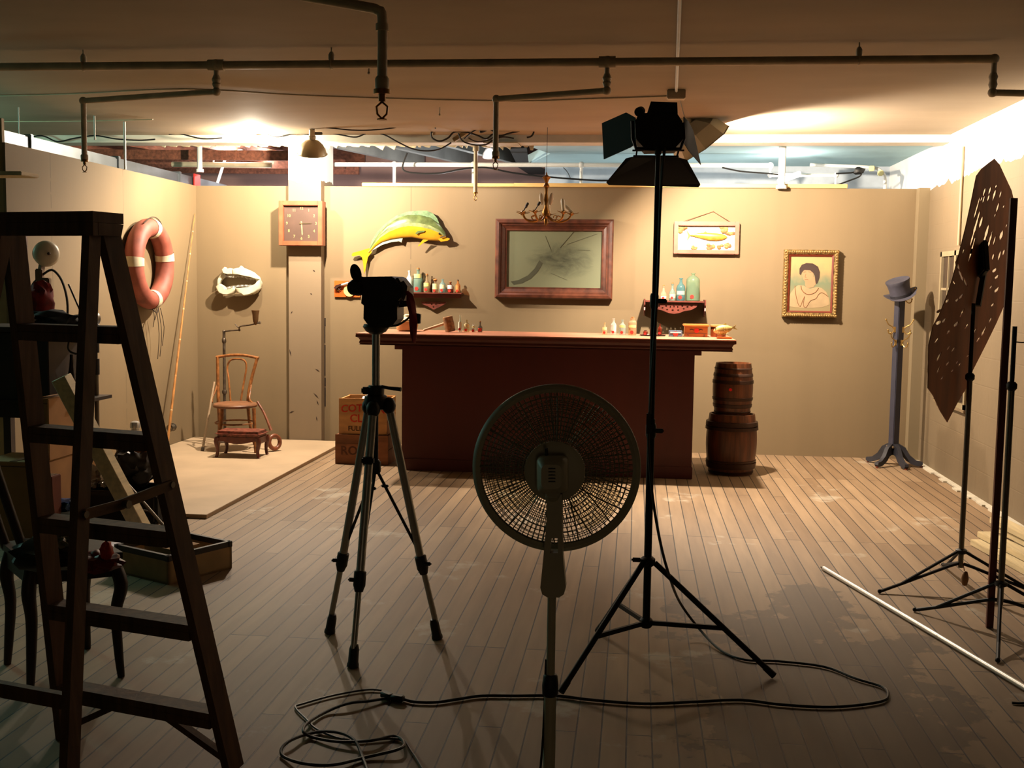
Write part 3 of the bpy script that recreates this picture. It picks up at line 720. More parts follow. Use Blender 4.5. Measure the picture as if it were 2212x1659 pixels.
def Q(px, py): return atY(px, py, YA)
out = [Q(1412, 656), Q(1508, 657), Q(1504, 664), Q(1492, 670), Q(1478, 672), Q(1468, 676), Q(1456, 678), Q(1444, 676), Q(1432, 671), Q(1420, 668), Q(1414, 662)]
hol = []
for px, py, w, h in ((1424, 661, 3, 2), (1431, 665, 3, 2), (1439, 661, 2.4, 2.4), (1441, 669, 3, 1.8), (1448, 663, 1.6, 3), (1453, 670, 3, 2), (1456, 662, 1.5, 3), (1464, 663, 1.6, 3), (1465, 670, 3, 1.8), (1474, 661, 2.4, 2.4), (1477, 667, 3, 1.6), (1485, 663, 3, 2), (1494, 661, 3, 1.8)):
    hol.append([Q(px-w, py), Q(px, py-h), Q(px+w, py), Q(px, py+h)])
MB().holed(out, hol, (0, .008, 0)).obj('fretwork_apron', marker, sh)
GR = 'bottles on the fretwork shelf'
for px, ty, w, st, g, lb, stp, d in ((1413, 624, 9, 'slim', (150, 160, 120), None, None, 'slim green bottle partly behind the stand pole on the fretwork shelf'),
          (1433, 618, 14, 'slim', (220, 200, 170), (.14, .32, (245, 235, 200)), 'cork', 'small clear bottle with oval cream label, right of the stand pole'),
          (1452, 613, 14, 'slim', (165, 190, 180), (.16, .4, (245, 240, 170)), 'cork', 'pale green slim bottle with round cream label on the fretwork shelf'),
          (1470, 601, 19, 'round', (110, 160, 165), (.28, .44, (235, 235, 170)), None, 'teal glass bottle with bright highlights on the fretwork shelf'),
          (1496, 590, 29, 'jug', (150, 175, 145), None, None, 'largest bottle, a big green glass jug at right end of the fretwork shelf')):
    bottle(px, 649, ty, w, 10.31, st, g, lb, px > 1420, stp, d, GR, SZ2)
# ------------------------------------------------------------------ bar top bottles
GB = 'bottles on the bar top'
for px, ty, w, st, g, lb, stp, d in ((994, 681, 10, 'slim', (225, 232, 215), (.2, .6, (240, 240, 210)), None, 'tall slim clear bottle, leftmost of the bottles on the left half of the bar'),
          (1008, 691, 13, 'round', (230, 215, 170), (.4, .65, (240, 225, 160)), None, 'squat clear bottle with cream label on the left half of the bar'),
          (1023, 700, 9, 'jar', (235, 235, 220), (.55, .75, (240, 235, 170)), None, 'tiny clear jar with white lid on the left half of the bar'),
          (1037, 695, 10, 'slim', (120, 110, 100), (.1, .4, (225, 70, 40)), 'cork', 'small dark corked bottle left of the bar middle'),
          (1306, 697, 11, 'cone', (225, 205, 160), (.4, .62, (245, 235, 160)), None, 'small clear bottle with cream label, leftmost on the right half of the bar'),
          (1325, 688, 13, 'round', (230, 230, 220), (.2, .6, (235, 220, 205)), None, 'clear bottle with pinkish label on the right half of the bar'),
          (1344, 691, 15, 'round', (195, 210, 200), (.5, .66, (245, 225, 140)), None, 'pale blue clear bottle with cream band label on the right half of the bar'),
          (1366, 687, 18, 'jar', (220, 190, 150), (.45, .6, (250, 230, 150)), 'cork', 'rounded clear decanter with glass stopper on the right half of the bar')):
    bottle(px, 722, ty, w, 9.35, st, g, lb, True, stp, d, GB, BT)
tr_c = atY(1410, 727, 9.3); tr_c.z = BT+.001
tag(MB().lathe([(.0, .0), (.1, 0), (.11, .008), (.105, .009), (.098, .004), (0, .004)], tr_c, n=28, cap=False).obj('round_tray', mat('dark_tray', (60, 30, 24), .3, .3), None), 'small dark round tray under the brown bottles on the bar', 'tray')
for px, ty, w, st, d in ((1394, 714, 10, 'jar', 'smallest brown bottle with red dot at left on the dark tray'), (1408, 706, 9, 'jar', 'middle brown bottle on the dark tray beside the stand pole'), (1425, 700, 9, 'round', 'tallest brown bottle with red dot at right on the dark tray')):
    bottle(px, 724, ty, w, 9.29, st, (105, 35, 20), None, True, 'dark' if px < 1400 else None, d, 'brown bottles on the dark tray', BT+.006)
p = atY(1400, 726, 9.24); p.z = BT+.012
tag(MB().box(p, (.02, .012, .008), None, .003).obj('eraser', whitep, None), 'tiny white block on the dark tray', 'block')
# boxes on the bar
def bx(px0, px1, py0, py1, Y, d, nm, lab, catn, m_, z0=BT+.001):
    a = atY(px0, py1, Y); b = atY(px1, py0, Y)
    T = thing(nm, lab, catn, ((a.x+b.x)/2, Y+d/2, z0)); MB().lohi((a.x, Y, z0), (b.x, Y+d, b.z), .003).obj('box_body', m_, T); return T, a, b
T, a, b = bx(1445, 1474, 715, 727, 9.2, .1, 'small_box', 'small grey blue box with red dot on the bar', 'box', mat('grey_blue_box', (90, 105, 125), .6))
o = MB(); sticker(o, V(((a.x+b.x)/2, 9.199, (BT+b.z)/2)), .02); o.obj('red_dot', redlab, T)
MB().lohi((a.x+.01, 9.197, b.z-.018), (b.x-.01, 9.2, b.z-.008)).obj('trim_strip', whitep, T)
wo = mat('orange_oak', (205, 125, 50), .45, 0, .25, 14, .1, (.2, 1, 1))
T, a, b = bx(1479, 1529, 706, 728, 9.22, .2, 'wooden_chest', 'orange wooden chest with lid and red dot on the bar', 'chest', wo)
MB().lohi((a.x-.012, 9.205, b.z), (b.x+.012, 9.435, b.z+.016), .004).obj('lid', wo, T)
o = MB(); sticker(o, V(((a.x+b.x)/2+.003, 9.218, (BT+b.z)/2+.01)), .02); o.obj('red_dot', redlab, T)
o = MB(); mx_ = (a.x+b.x)/2; mz = (BT+b.z)/2
o.lohi((a.x+.006, 9.215, mz-.016), (b.x-.006, 9.22, mz-.013))
for s in (-1, 1):
    o.tube([V((mx_+s*.02, 9.216, mz+.012)), V((mx_+s*.035, 9.216, mz+.02)), V((mx_+s*.052, 9.216, mz+.014))], .003, 5)
    o.cyl((mx_+s*.065, 9.212, mz-.028), (mx_+s*.065, 9.222, mz-.028), .006)
o.obj('drawer_line', mat('dark_carving', (90, 45, 20), .6), T)
p = atY(1551, 727, 9.33); p.z = BT+.001
T = thing('wooden_drum', 'round dark brown wooden drum box behind the dried puffer fish', 'drum', p)
hh = atY(1551, 702, 9.3).z-BT
MB().lathe([(.062, 0), (.062, hh*.86), (.06, hh*.86)], p, n=28).obj('drum_body', wood('brown_drum', (150, 70, 30), .4, 'Z'), T)
MB().lathe([(.067, hh*.84), (.067, hh*.97), (.06, hh)], p, n=28).obj('lid', mat('drum_lid', (200, 140, 75), .45), T)
# dried puffer fish on small stand
f = atY(1562, 713, 9.0)
T = thing('dried_puffer_fish', 'dried golden fish on a small wooden stand at the right end of the bar', 'fish', (f.x, f.y, BT))
gold = mat('dried_fish_skin', (220, 190, 110), .4, .15, .3, 18, .3)
o = MB(); rs = []
for t, r, dz in ((-.075, .006, -.01), (-.066, .018, -.006), (-.04, .034, 0), (-.005, .043, .002), (.03, .036, .006), (.055, .02, .012), (.07, .011, .017)):
    rs.append([f+V((t, r*.75*cos(2*pi*i/14), dz+r*.95*sin(2*pi*i/14))) for i in range(14)])
o.loft(rs); o.obj('fish_body', gold, T)
MB().prism([f+V((.066, 0, .02)), f+V((.1, 0, .045)), f+V((.092, 0, .022)), f+V((.115, 0, .004)), f+V((.07, 0, .012))], (0, .004, 0)).obj('tail_fin', gold, T)
MB().prism([f+V((-.02, 0, .038)), f+V((.02, 0, .056)), f+V((.03, 0, .035))], (0, .004, 0)).obj('dorsal_fin', gold, T)
o = MB(); rn = random.Random(4)
for i in range(26):
    t = rn.uniform(-.05, .04); an = rn.uniform(-2.2, .8); d = V((.1*rn.uniform(-1, 1), cos(an)*-.8, sin(an))).normalized(); q = f+V((t, 0, 0))+d*.034
    o.cyl(q, q+d*.014, .0018, .0004, 5)
o.obj('spines', gold, T)
MB().cyl((f.x, f.y, BT), (f.x, f.y, f.z-.03), .004).box((f.x+.01, f.y-.01, BT+.008), (.12, .07, .014), None, .004).obj('stand_base', wo, T)
MB().sphere(f+V((-.06, -.012, .01)), .006).obj('eye', blackp, T)
# mallet
T = thing('wooden_mallet', 'large worn cork coloured wooden mallet resting on the bar', 'mallet', atY(945, 705, 9.3))
MY = 9.25
h0 = atY(970, 704, MY); dv = V((-.22, 0, 1)).normalized()
ml = MB().lathe([(.034, -.065), (.042, -.06), (.044, 0), (.042, .06), (.034, .065)], V((h0.x, MY, BT+.068)), dv, 20)
ml.obj('mallet_head', mat('worn_cork', (165, 118, 70), .85, 0, .4, 35, .5), T)
MB().cyl(V((h0.x-.03, MY, BT+.075)), V((atY(915, 716, MY).x, MY, BT+.012)), .012, .010, 12).obj('handle', wood('pale_handle', (215, 175, 125), .6, 'X'), T)
# crock with lid behind the camcorder
p = atY(879, 719, 9.3); p.z = BT+.001
T = thing('clay_crock', 'round tan clay crock with a lid on the bar behind the camcorder', 'crock', p)
cl = mat('tan_clay', (215, 165, 110), .6, 0, .1)
MB().lathe([(.06, 0), (.085, .01), (.095, .05), (.088, .085), (.075, .092)], p, n=28).obj('crock_body', cl, T)
MB().lathe([(.08, .092), (.082, .098), (.05, .115), (.03, .12), (.026, .135), (.014, .142)], p, n=24).obj('lid', mat('cream_lid', (240, 220, 180), .5), T)
p = atY(798, 718, 9.1); p.z = BT+.001
tag(MB().blob(p+V((0, 0, .02)), .035, (1.2, .8, .7), .2, 2, 2, 5, BT+.001).obj('clay_lump', cl, None), 'small pale clay lump at the left end of the bar under the camcorder', 'lump')

# ------------------------------------------------------------------ crates left of the bar
crm = mat('crate_wood', (240, 176, 108), .6, 0, .22, 12, .15, (.25, 1, 1)); crm2 = mat('old_crate_wood', (172, 108, 66), .65, 0, .3, 12, .15, (.25, 1, 1))
inkr = mat('red_stencil_ink', (225, 50, 20), .7); inkb = mat('black_stencil_ink', (70, 36, 18), .8)
fyc = 9.17
a = atY(724, 1000, fyc); bb = atY(838, 1004, fyc)
def crate(x0, x1, y0, y1, z0, z1, m_, lab, open_=True):
    T = thing('wooden_crate', lab, 'crate', ((x0+x1)/2, (y0+y1)/2, z0), 'crates left of the bar'); t = .014
    MB().lohi((x0, y0, z0), (x1, y0+t, z1), .002).obj('end_board', m_, T); MB().lohi((x0, y1-t, z0), (x1, y1, z1), .002).obj('end_board', m_, T)
    for X in (x0, x1-t):
        MB().lohi((X, y0+t, z0), (X+t, y1-t, (z0+z1)/2-.003)).obj('side_board', m_, T); MB().lohi((X, y0+t, (z0+z1)/2+.003), (X+t, y1-t, z1-.006)).obj('side_board', m_, T)
    MB().lohi((x0+t, y0+t, z0), (x1-t, y1-t, z0+t)).obj('bottom_board', m_, T)
    return T
zc1 = atY(730, 938, fyc).z
T = crate(a.x, bb.x, fyc, fyc+.36, 0.001, zc1, crm2, 'dark lower wooden crate with faded stencilled letters left of the bar')
MB().text('ROOT BEER', ((a.x+bb.x)/2, fyc-.001, zc1*.42), (1, 0, 0), (0, 0, 1), .078).obj('faded_lettering', mat('faded_ink', (92, 54, 34), .8), T, False) if False else None
MB().text('ROO', ((a.x*.62+bb.x*.38)-.01, fyc-.001, zc1*.45), (1, 0, 0), (0, 0, 1), .105).obj('faded_lettering', mat('faded_ink', (96, 56, 36), .8), T, False)
MB().lohi((a.x, fyc-.002, zc1*.70), (a.x+.22, fyc, zc1*.71)).obj('split_line', inkb, T)
a2 = atY(732, 938, fyc+.02); b2 = atY(836, 938, fyc+.02); zc2 = atY(732, 860, fyc+.02).z
T = crate(a2.x, b2.x, fyc+.02, fyc+.36, zc1+.001, zc2, crm, 'pale upper wooden crate with red stencilled letters left of the bar')
w_ = b2.x-a2.x; mxx = (a2.x+b2.x)/2; hc = zc2-zc1
MB().text('COTTON', (mxx, fyc+.019, zc2-hc*.27), (1, 0, 0), (0, 0, 1), .088, bend=-.0 or .35).text('CLUB', (mxx+.0, fyc+.019, zc2-hc*.56), (1, 0, 0), (0, 0, 1), .092).obj('red_lettering', inkr, T, False)
MB().text('FULL 24', (mxx-.03, fyc+.019, zc1+hc*.16), (1, 0, 0), (0, 0, 1), .052).obj('black_lettering', inkb, T, False) if False else MB().text('FULL', (a2.x+w_*.34, fyc+.019, zc1+hc*.16), (1, 0, 0), (0, 0, 1), .058).obj('black_lettering', inkb, T, False)
# white paper in the crate
tag(MB().box((a2.x+w_*.5, fyc+.14, zc2-.02), (.08, .1, .004), Matrix.Rotation(.5, 3, 'X')).obj('paper_sheet', whitep, None), 'white paper scrap sticking out of the pale upper crate', 'paper')

# ------------------------------------------------------------------ barrels
bwood = wood('barrel_wood', (120, 66, 34), .4, 'Z', .35)
hoop = mat('dark_iron_hoop', (64, 40, 28), .45, .4)
def barrel(c, h, rt_, rm, rb, hoops, lab, top_in):
    T = thing('wooden_barrel', lab, 'barrel', c, 'stacked barrels')
    def rad(t): 
        return (rt_*(t)+rb*(1-t))+(rm-(rt_+rb)/2)*sin(pi*t)
    o = MB(); n = 40
    rings = []
    for k in range(15):
        t = k/14; rings.append([c+V(((rad(t)-(.003 if i % 2 else 0))*cos(2*pi*i/n), (rad(t)-(.003 if i % 2 else 0))*sin(2*pi*i/n), h*t)) for i in range(n)])
    rr = rad(1)
    rings.append([c+V(((rr-.016)*cos(2*pi*i/n), (rr-.016)*sin(2*pi*i/n), h)) for i in range(n)])
    rings.append([c+V(((rr-.018)*cos(2*pi*i/n), (rr-.018)*sin(2*pi*i/n), h-top_in)) for i in range(n)])
    o.loft(rings); o.obj('staves', bwood, T)
    for t0, t1, ex in hoops:
        MB().lathe([(rad(t0)+.002, h*t0), (rad(t0)+ex, h*t0+.002), (rad(t1)+ex, h*t1-.002), (rad(t1)+.002, h*t1), (rad(t1)-.004, h*t1), (rad(t0)-.004, h*t0)], c, n=40).obj('hoop', hoop, T)
    return T
bc = atZ(1578, 1022, 0); bc = V((bc.x, 9.36, 0.001)); 
pm = ppm(9.36)
hb1 = (1022-893)*pm*1.0
z1 = atY(1578, 893, 9.36).z
barrel(bc, z1, 48*pm, 54*pm, 46*pm, ((.02, .06, .004), (.10, .20, .012), (.21, .24, .008), (.74, .80, .014), (.81, .88, .016)), 'larger oak barrel with raised hoops standing on the floor right of the bar', .03)
z2 = atY(1582, 784, 9.36).z
bc2 = V((atY(1583, 840, 9.36).x, 9.36, z1+.002))
T = barrel(bc2, z2-z1, 37*pm, 42.5*pm, 37*pm, ((.03, .06, .004), (.13, .20, .005), (.27, .33, .005), (.60, .67, .005), (.74, .80, .004), (.88, .91, .004)), 'smaller barrel with red dot stacked on top of the larger barrel', .02)
q = atY(1578, 842, 9.36-42.5*pm); o = MB(); o.cyl(q+V((0, .004, 0)), q-V((0, .002, 0)), .013, .013, 16); o.obj('red_dot', mat('bright_red_dot', (255, 20, 10), .5), T)  # dot is plain bright red, not emissive
# ------------------------------------------------------------------ wall clock
def plate(px0, px1, py0, py1, Y): 
    a = atY(px0, py1, Y); b = atY(px1, py0, Y); return a.x, b.x, a.z, b.z
def framed(T, x0, x1, z0, z1, yb, yf, w, m_, inset=.02, bev=.004, name='frame'):
    o = MB()
    o.lohi((x0, yf, z0), (x0+w, yb, z1), bev).lohi((x1-w, yf, z0), (x1, yb, z1), bev).lohi((x0+w, yf, z1-w), (x1-w, yb, z1), bev).lohi((x0+w, yf, z0), (x1-w, yb, z0+w), bev)
    return o.obj(name, m_, T)
CFY = 10.22
x0, x1, z0, z1 = plate(602, 696, 434, 530, CFY)
T = thing('wall_clock', 'square wooden clock with dark dial hung on the pillar', 'clock', ((x0+x1)/2, 10.33, z0))
cw = mat('orange_clock_wood', (160, 86, 56), .4, 0, .2, 10)
framed(T, x0, x1, z0, z1, 10.329, CFY, .042, cw)
MB().lohi((x0+.04, CFY+.035, z0+.04), (x1-.04, 10.329, z1-.04)).obj('clock_dial', mat('dark_bronze_dial', (84, 64, 54), .45, .2, .1), T)
cx, cz = (x0+x1)/2, (z0+z1)/2; o = MB(); rr = (x1-x0)*.335
for k in range(1, 13):
    t = pi/2-k*pi/6; p = V((cx+rr*cos(t)*1.0, CFY+.034, cz+rr*sin(t)))
    o.text(str(k), p, (1, 0, 0), (0, 0, 1), .036, .001)
DL = bpy.data.objects['clock_dial']; o.obj('numerals', mat('gilt_numerals', (190, 165, 110), .4, .3), DL, False)
MB().prism([(cx-.006, CFY+.03, cz+.02), (cx+.006, CFY+.03, cz+.02), (cx+.014, CFY+.03, cz-.1), (cx+.007, CFY+.03, cz-.112), (cx+.003, CFY+.03, cz-.1)], (0, .002, 0)).obj('hour_hand', mat('gilt_hand', (225, 205, 150), .3, .6), DL)
MB().prism([(cx-.02, CFY+.027, cz-.003), (cx-.02, CFY+.027, cz+.005), (cx+.1, CFY+.027, cz+.003), (cx+.1, CFY+.027, cz)], (0, .002, 0)).cyl((cx, CFY+.025, cz), (cx, CFY+.034, cz), .008).obj('minute_hand', mat('dark_hand', (150, 130, 100), .3, .6), DL)

# ------------------------------------------------------------------ framed picture over the bar
PY_ = 10.36
x0, x1, z0, z1 = plate(1068, 1326, 474, 644, PY_)
z1 -= .0
T = thing('framed_picture', 'large murky green picture in a heavy brown wooden frame over the bar', 'picture', ((x0+x1)/2, WY, z0))
fm = mat('old_brown_frame', (108, 60, 42), .4, 0, .35, 12, .15)
def ringframe(T, x0, x1, z0, z1, prof, m_, name='frame'):
    """mitred frame from a (inset, y) profile"""
    rings = []
    for ins, y in prof: rings.append([V((x0+ins, y, z0+ins)), V((x1-ins, y, z0+ins)), V((x1-ins, y, z1-ins)), V((x0+ins, y, z1-ins))])
    return MB().loft(rings, False).obj(name, m_, T, True, 15)
ringframe(T, x0, x1, z0, z1, [(0, WY), (0, PY_+.015), (.012, PY_), (.035, PY_-.005), (.05, PY_+.012), (.06, PY_+.012), (.066, PY_+.02), (.09, PY_+.035), (.105, PY_+.035), (.108, PY_+.055), (.108, WY)], fm)
mt_, nt, b, out = newmat('murky_painting'); L = nt.links.new
tc = nt.nodes.new('ShaderNodeTexCoord'); mp = nt.nodes.new('ShaderNodeMapping'); L(tc.outputs['Generated'], mp.inputs[0])
n1 = nt.nodes.new('ShaderNodeTexNoise'); n1.inputs['Scale'].default_value = 5.5; n1.inputs['Detail'].default_value = 10; n1.inputs['Roughness'].default_value = .72; n1.inputs['Distortion'].default_value = .8; L(mp.outputs[0], n1.inputs['Vector'])
gr = nt.nodes.new('ShaderNodeTexGradient'); gr.gradient_type = 'SPHERICAL'; m2 = nt.nodes.new('ShaderNodeMapping'); m2.inputs['Location'].default_value = (-.98, -.5, -.88); m2.inputs['Scale'].default_value = (1.7, 1, 1.8)
L(tc.outputs['Generated'], m2.inputs[0]); L(m2.outputs[0], gr.inputs[0])
mm = nt.nodes.new('ShaderNodeMath'); mm.operation = 'MULTIPLY'; L(n1.outputs[0], mm.inputs[0]); L(gr.outputs[0], mm.inputs[1])
rp = nt.nodes.new('ShaderNodeValToRGB'); rp.color_ramp.elements[0].position = .10; rp.color_ramp.elements[1].position = .34
rp.color_ramp.elements[0].color = col(112, 116, 90); rp.color_ramp.elements[1].color = col(40, 46, 34); L(mm.outputs[0], rp.inputs[0]); L(rp.outputs[0], b.inputs['Base Color']); b.inputs['Roughness'].default_value = .5
MB().lohi((x0+.105, PY_+.05, z0+.105), (x1-.105, PY_+.056, z1-.105)).obj('canvas', mt_, T)
o = MB(); dk = mat('dark_brush_stroke', (66, 68, 48), .7)
ys_ = PY_+.0485
st = [(1103, 608), (1120, 605), (1140, 595), (1155, 580), (1165, 562)]
P = [atY(px, py, ys_) for px, py in st]
o.prism([p for p in P]+[p+V((.03, 0, -.03)) for p in P[::-1]], (0, .0015, 0))
rn = random.Random(12)
for i in range(0):
    p = atY(1190+rn.gauss(14, 26), 560+rn.gauss(-5, 26), ys_); r = rn.uniform(.012, .03)
    o.prism([p+V((r*cos(t)*(1+.5*rn.random()), -.0001*i, r*sin(t)*(.6+.6*rn.random()))) for t in [2*pi*k/8 for k in range(8)]], (0, .001, 0))
for (a_, b_) in (((1178, 510), (1190, 540)), ((1225, 528), (1290, 505)), ((1210, 535), (1240, 500)), ((1248, 540), (1275, 541)), ((1190, 590), (1225, 605))):
    o.obj('brush_stroke', dk, T, False); o = MB(); p, q = atY(*a_, ys_), atY(*b_, ys_); o.beam(p, q, .0022, .002, (0, 1, 0))
o.obj('brush_stroke', dk, T, False)

# ------------------------------------------------------------------ small framed fish picture
FY = 10.38
x0, x1, z0, z1 = plate(1455, 1598, 479, 548, FY)
T = thing('framed_fish_relief', 'small framed relief of a golden fish hung on a string', 'picture', ((x0+x1)/2, WY, z0))
framed(T, x0, x1, z0, z1, WY, FY, .038, mat('pink_brown_frame', (176, 108, 84), .5, 0, .15, 10))
MB().lohi((x0+.03, WY-.02, z0+.03), (x1-.03, WY, z1-.03)).obj('backing', mat('white_backing', (252, 250, 240), .6), T)
gf = mat('golden_fish_paint', (225, 160, 60), .35, 0, .3, 20)
YB = WY-.034
def G(px, py): return atY(px, py, YB)
o = MB(); rs = []
for px, py, hh in ((1489, 508, .5), (1500, 508, 3), (1515, 509, 6), (1530, 511, 8), (1548, 512, 8), (1560, 512, 6.5), (1568, 512, 3), (1571, 512, .5)):
    c = G(px, py); r = hh*ppm(10.4); rs.append([c+V((0, -.4*r*cos(2*pi*i/12), r*sin(2*pi*i/12))) for i in range(12)])
o.loft(rs).prism([G(1492, 508), G(1483, 497), G(1487, 508), G(1484, 520)], (0, .006, 0)).prism([G(1518, 504), G(1524, 499), G(1530, 504)], (0, .004, 0)).obj('relief_fish', gf, T)
cm = mat('tan_relief_rock', (190, 140, 80), .7, 0, .4, 25, .6)
rn = random.Random(8)
for px, py, r, k in ((1472, 495, 11, 5), (1568, 494, 12, 7), (1578, 503, 10, 5), (1535, 533, 9, 7), (1500, 535, 7, 4), (1575, 530, 9, 5), (1555, 533, 8, 3)):
    o = MB()
    for i in range(k):
        q = G(px+rn.uniform(-r, r)*.7, py+rn.uniform(-r, r)*.5); q.x = min(max(q.x, x0+.055), x1-.055); q.z = min(max(q.z, z0+.05), z1-.05)
        o.blob(q+V((0, .01, 0)), r*.4*ppm(10.4), (1.3, .5, 1), .3, 3, 2, i)
    o.obj('relief_rock', cm, T)
nail = atY(1541, 457, WY-.006)
MB().tube([V((x0+.08, WY-.02, z1)), nail, V((x1-.08, WY-.02, z1))], .0025, 5).cyl(nail, nail+V((0, .006, 0)), .006).obj('hanging_string', mat('brown_string', (120, 70, 40), .8), T)

# ------------------------------------------------------------------ portrait
QY = 10.37
x0, x1, z0, z1 = plate(1690, 1814, 540, 685, QY)
T = thing('framed_portrait', 'portrait of a dark haired woman in a carved gilt frame', 'picture', ((x0+x1)/2, WY, z0))
ringframe(T, x0, x1, z0, z1, [(0, WY), (0, QY+.02), (.012, QY), (.03, QY), (.042, QY+.015), (.044, QY+.02)], mat('carved_gilt', (178, 142, 84), .45, .35, .45, 45, .6))
o = MB(); rn = random.Random(2)
for (xa, za, xb, zb) in ((x0, z0, x1, z0), (x0, z1, x1, z1), (x0, z0, x0, z1), (x1, z0, x1, z1)):
    n = 24
    for i in range(n):
        t = (i+.5)/n; ix = .018*(1 if xa == x0 and xb == x0 else (-1 if xa == x1 else 0)); iz = .018*(1 if za == zb == z0 else (-1 if za == zb == z1 else 0))
        o.sphere((xa+(xb-xa)*t+ix, QY+.001, za+(zb-za)*t+iz), .0115, (1, .7, 1), 7, 5)
o.obj('gilt_beading', mat('gilt_beading', (165, 128, 70), .4, .4, .3, 30), T)
ringframe(T, x0+.042, x1-.042, z0+.042, z1-.042, [(0, QY+.02), (.004, QY+.012), (.018, QY+.02), (.018, WY)], mat('dark_red_slip', (110, 42, 24), .4), 'inner_slip')
mt_, nt, b, out = newmat('portrait_ground'); L = nt.links.new
tc = nt.nodes.new('ShaderNodeTexCoord'); n1 = nt.nodes.new('ShaderNodeTexNoise'); n1.inputs['Scale'].default_value = 5; L(tc.outputs['Generated'], n1.inputs['Vector'])
sp = nt.nodes.new('ShaderNodeSeparateXYZ'); L(tc.outputs['Generated'], sp.inputs[0])
mm = nt.nodes.new('ShaderNodeMath'); mm.operation = 'MULTIPLY_ADD'; L(n1.outputs[0], mm.inputs[0]); mm.inputs[1].default_value = .35; L(sp.outputs[2], mm.inputs[2])
rp = nt.nodes.new('ShaderNodeValToRGB'); E_ = rp.color_ramp.elements; E_[0].position = .3; E_[0].color = col(140, 122, 84); E_[1].position = 1.05; E_[1].color = col(190, 152, 100)
q_ = E_.new(.72); q_.color = col(112, 122, 94); L(mm.outputs[0], rp.inputs[0]); L(rp.outputs[0], b.inputs['Base Color']); b.inputs['Roughness'].default_value = .6
MB().lohi((x0+.05, QY+.028, z0+.05), (x1-.05, QY+.034, z1-.05)).obj('painted_ground', mt_, T)
yp = QY+.027
def F(px, py, k=0): return atY(px, py, yp-.0006*k)
def ell(cx, cy, rx, ry, k, a0=0, n=20, rot=0):
    return [F(cx+rx*cos(2*pi*i/n)*cos(rot)-ry*sin(2*pi*i/n)*sin(rot), cy+rx*cos(2*pi*i/n)*sin(rot)+ry*sin(2*pi*i/n)*cos(rot), k) for i in range(n)]
skin = mat('painted_skin', (180, 135, 98), .6, 0, .05); hair = mat('painted_hair', (58, 40, 32), .7); dress = mat('painted_dress', (175, 148, 110), .6, 0, .12, 12); ln = mat('painted_line', (150, 98, 62), .7)
d_ = (0, .0005, 0)
MB().prism([F(1704, 662, 1), F(1704, 645, 1), F(1708, 633, 1), F(1716, 622, 1), F(1724, 616, 1), F(1736, 617, 1), F(1750, 624, 1), F(1764, 620, 1), F(1775, 622, 1), F(1785, 631, 1), F(1791, 645, 1), F(1792, 658, 1), F(1775, 664, 1), F(1740, 666, 1)], d_).obj('painted_dress', dress, T, False)
MB().prism([F(1739, 602, 2), F(1739, 616, 2), F(1744, 622, 2), F(1756, 621, 2), F(1762, 614, 2), F(1760, 598, 2)], d_).prism(ell(1745, 594, 12, 16, 3), d_).obj('painted_face', skin, T, False)
MB().prism([F(1727, 592, 4), F(1727, 580, 4), F(1732, 572, 4), F(1742, 568, 4), F(1756, 569, 4), F(1767, 576, 4), F(1771, 588, 4), F(1770, 600, 4), F(1765, 613, 4), F(1762, 612, 4), F(1760, 596, 4), F(1757, 590, 4), F(1750, 584, 4), F(1738, 583, 4), F(1732, 588, 4), F(1730, 594, 4)], d_).obj('painted_hair', hair, T, False)
o = MB()
def stroke(o, pts, w=.0025): o.tube([F(x, y, 5) for x, y in pts], w, 4, False, 3)
stroke(o, [(1717, 617), (1718, 630), (1722, 650), (1728, 662), (1734, 648), (1738, 640)]); stroke(o, [(1738, 640), (1735, 658), (1741, 664), (1750, 650), (1762, 645), (1768, 636), (1776, 632), (1788, 640)])
stroke(o, [(1730, 617), (1733, 628), (1745, 636), (1760, 632), (1768, 622)], .0035)
stroke(o, [(1736, 588), (1741, 587)], .0016); stroke(o, [(1746, 587), (1752, 588)], .0016); stroke(o, [(1741, 592), (1739, 598), (1742, 599)], .0012); stroke(o, [(1738, 604), (1746, 604)], .0016)
o.obj('painted_lines', ln, T, False)

# ------------------------------------------------------------------ mounted dolphin fish
T = thing('mounted_fish', 'mounted green and yellow game fish arched on the wall', 'fish', atY(880, 500, WY))
top = [(795, 545), (805, 525), (818, 505), (836, 486), (858, 471), (880, 464), (905, 464), (930, 470), (950, 484), (961, 500), (964, 508)]
bot = [(797, 546), (812, 532), (826, 523), (846, 517), (868, 514), (890, 513), (912, 517), (930, 520), (947, 521), (957, 520), (963, 514)]
o = MB(); rs = []; n = 20
for i, ((a0, b0), (c0, d0)) in enumerate(zip(top, bot)):
    p = atY(a0, b0, WY-.05); q = atY(c0, d0, WY-.05); c = (p+q)/2; u = (p-q)/2; th = u.length*.32+.005
    rs.append([c+u*cos(2*pi*k/n)+V((0, -th*sin(2*pi*k/n) if sin(2*pi*k/n) > 0 else -th*.8*sin(2*pi*k/n), 0)) for k in range(n)])
R2 = [[o.bm.verts.new(p) for p in r] for r in rs]
for i in range(len(R2)-1):
    for k in range(n):
        o.mi = 0 if (k <= 3 or k >= n-4) else (1 if k in (4, n-5) else 2); o.face([R2[i][k], R2[i][(k+1) % n], R2[i+1][(k+1) % n], R2[i+1][k]])
o.mi = 2; o.face(R2[0]); o.face(R2[-1]); o.mi = 0
fg = mat('fish_green', (104, 118, 70), .22, 0, .3, 14); fyl = mat('fish_yellow', (205, 150, 35), .2, 0, .12, 10); fmid = mat('fish_blue_green', (150, 160, 108), .22, 0, .3, 20)
o.obj('fish_body', [fg, fmid, fyl], T, True, 60)
def fin(name, pts, m_, y=WY-.05, d=.006): return MB().prism([atY(px, py, y) for px, py in pts], (0, d, 0)).obj(name, m_, T)
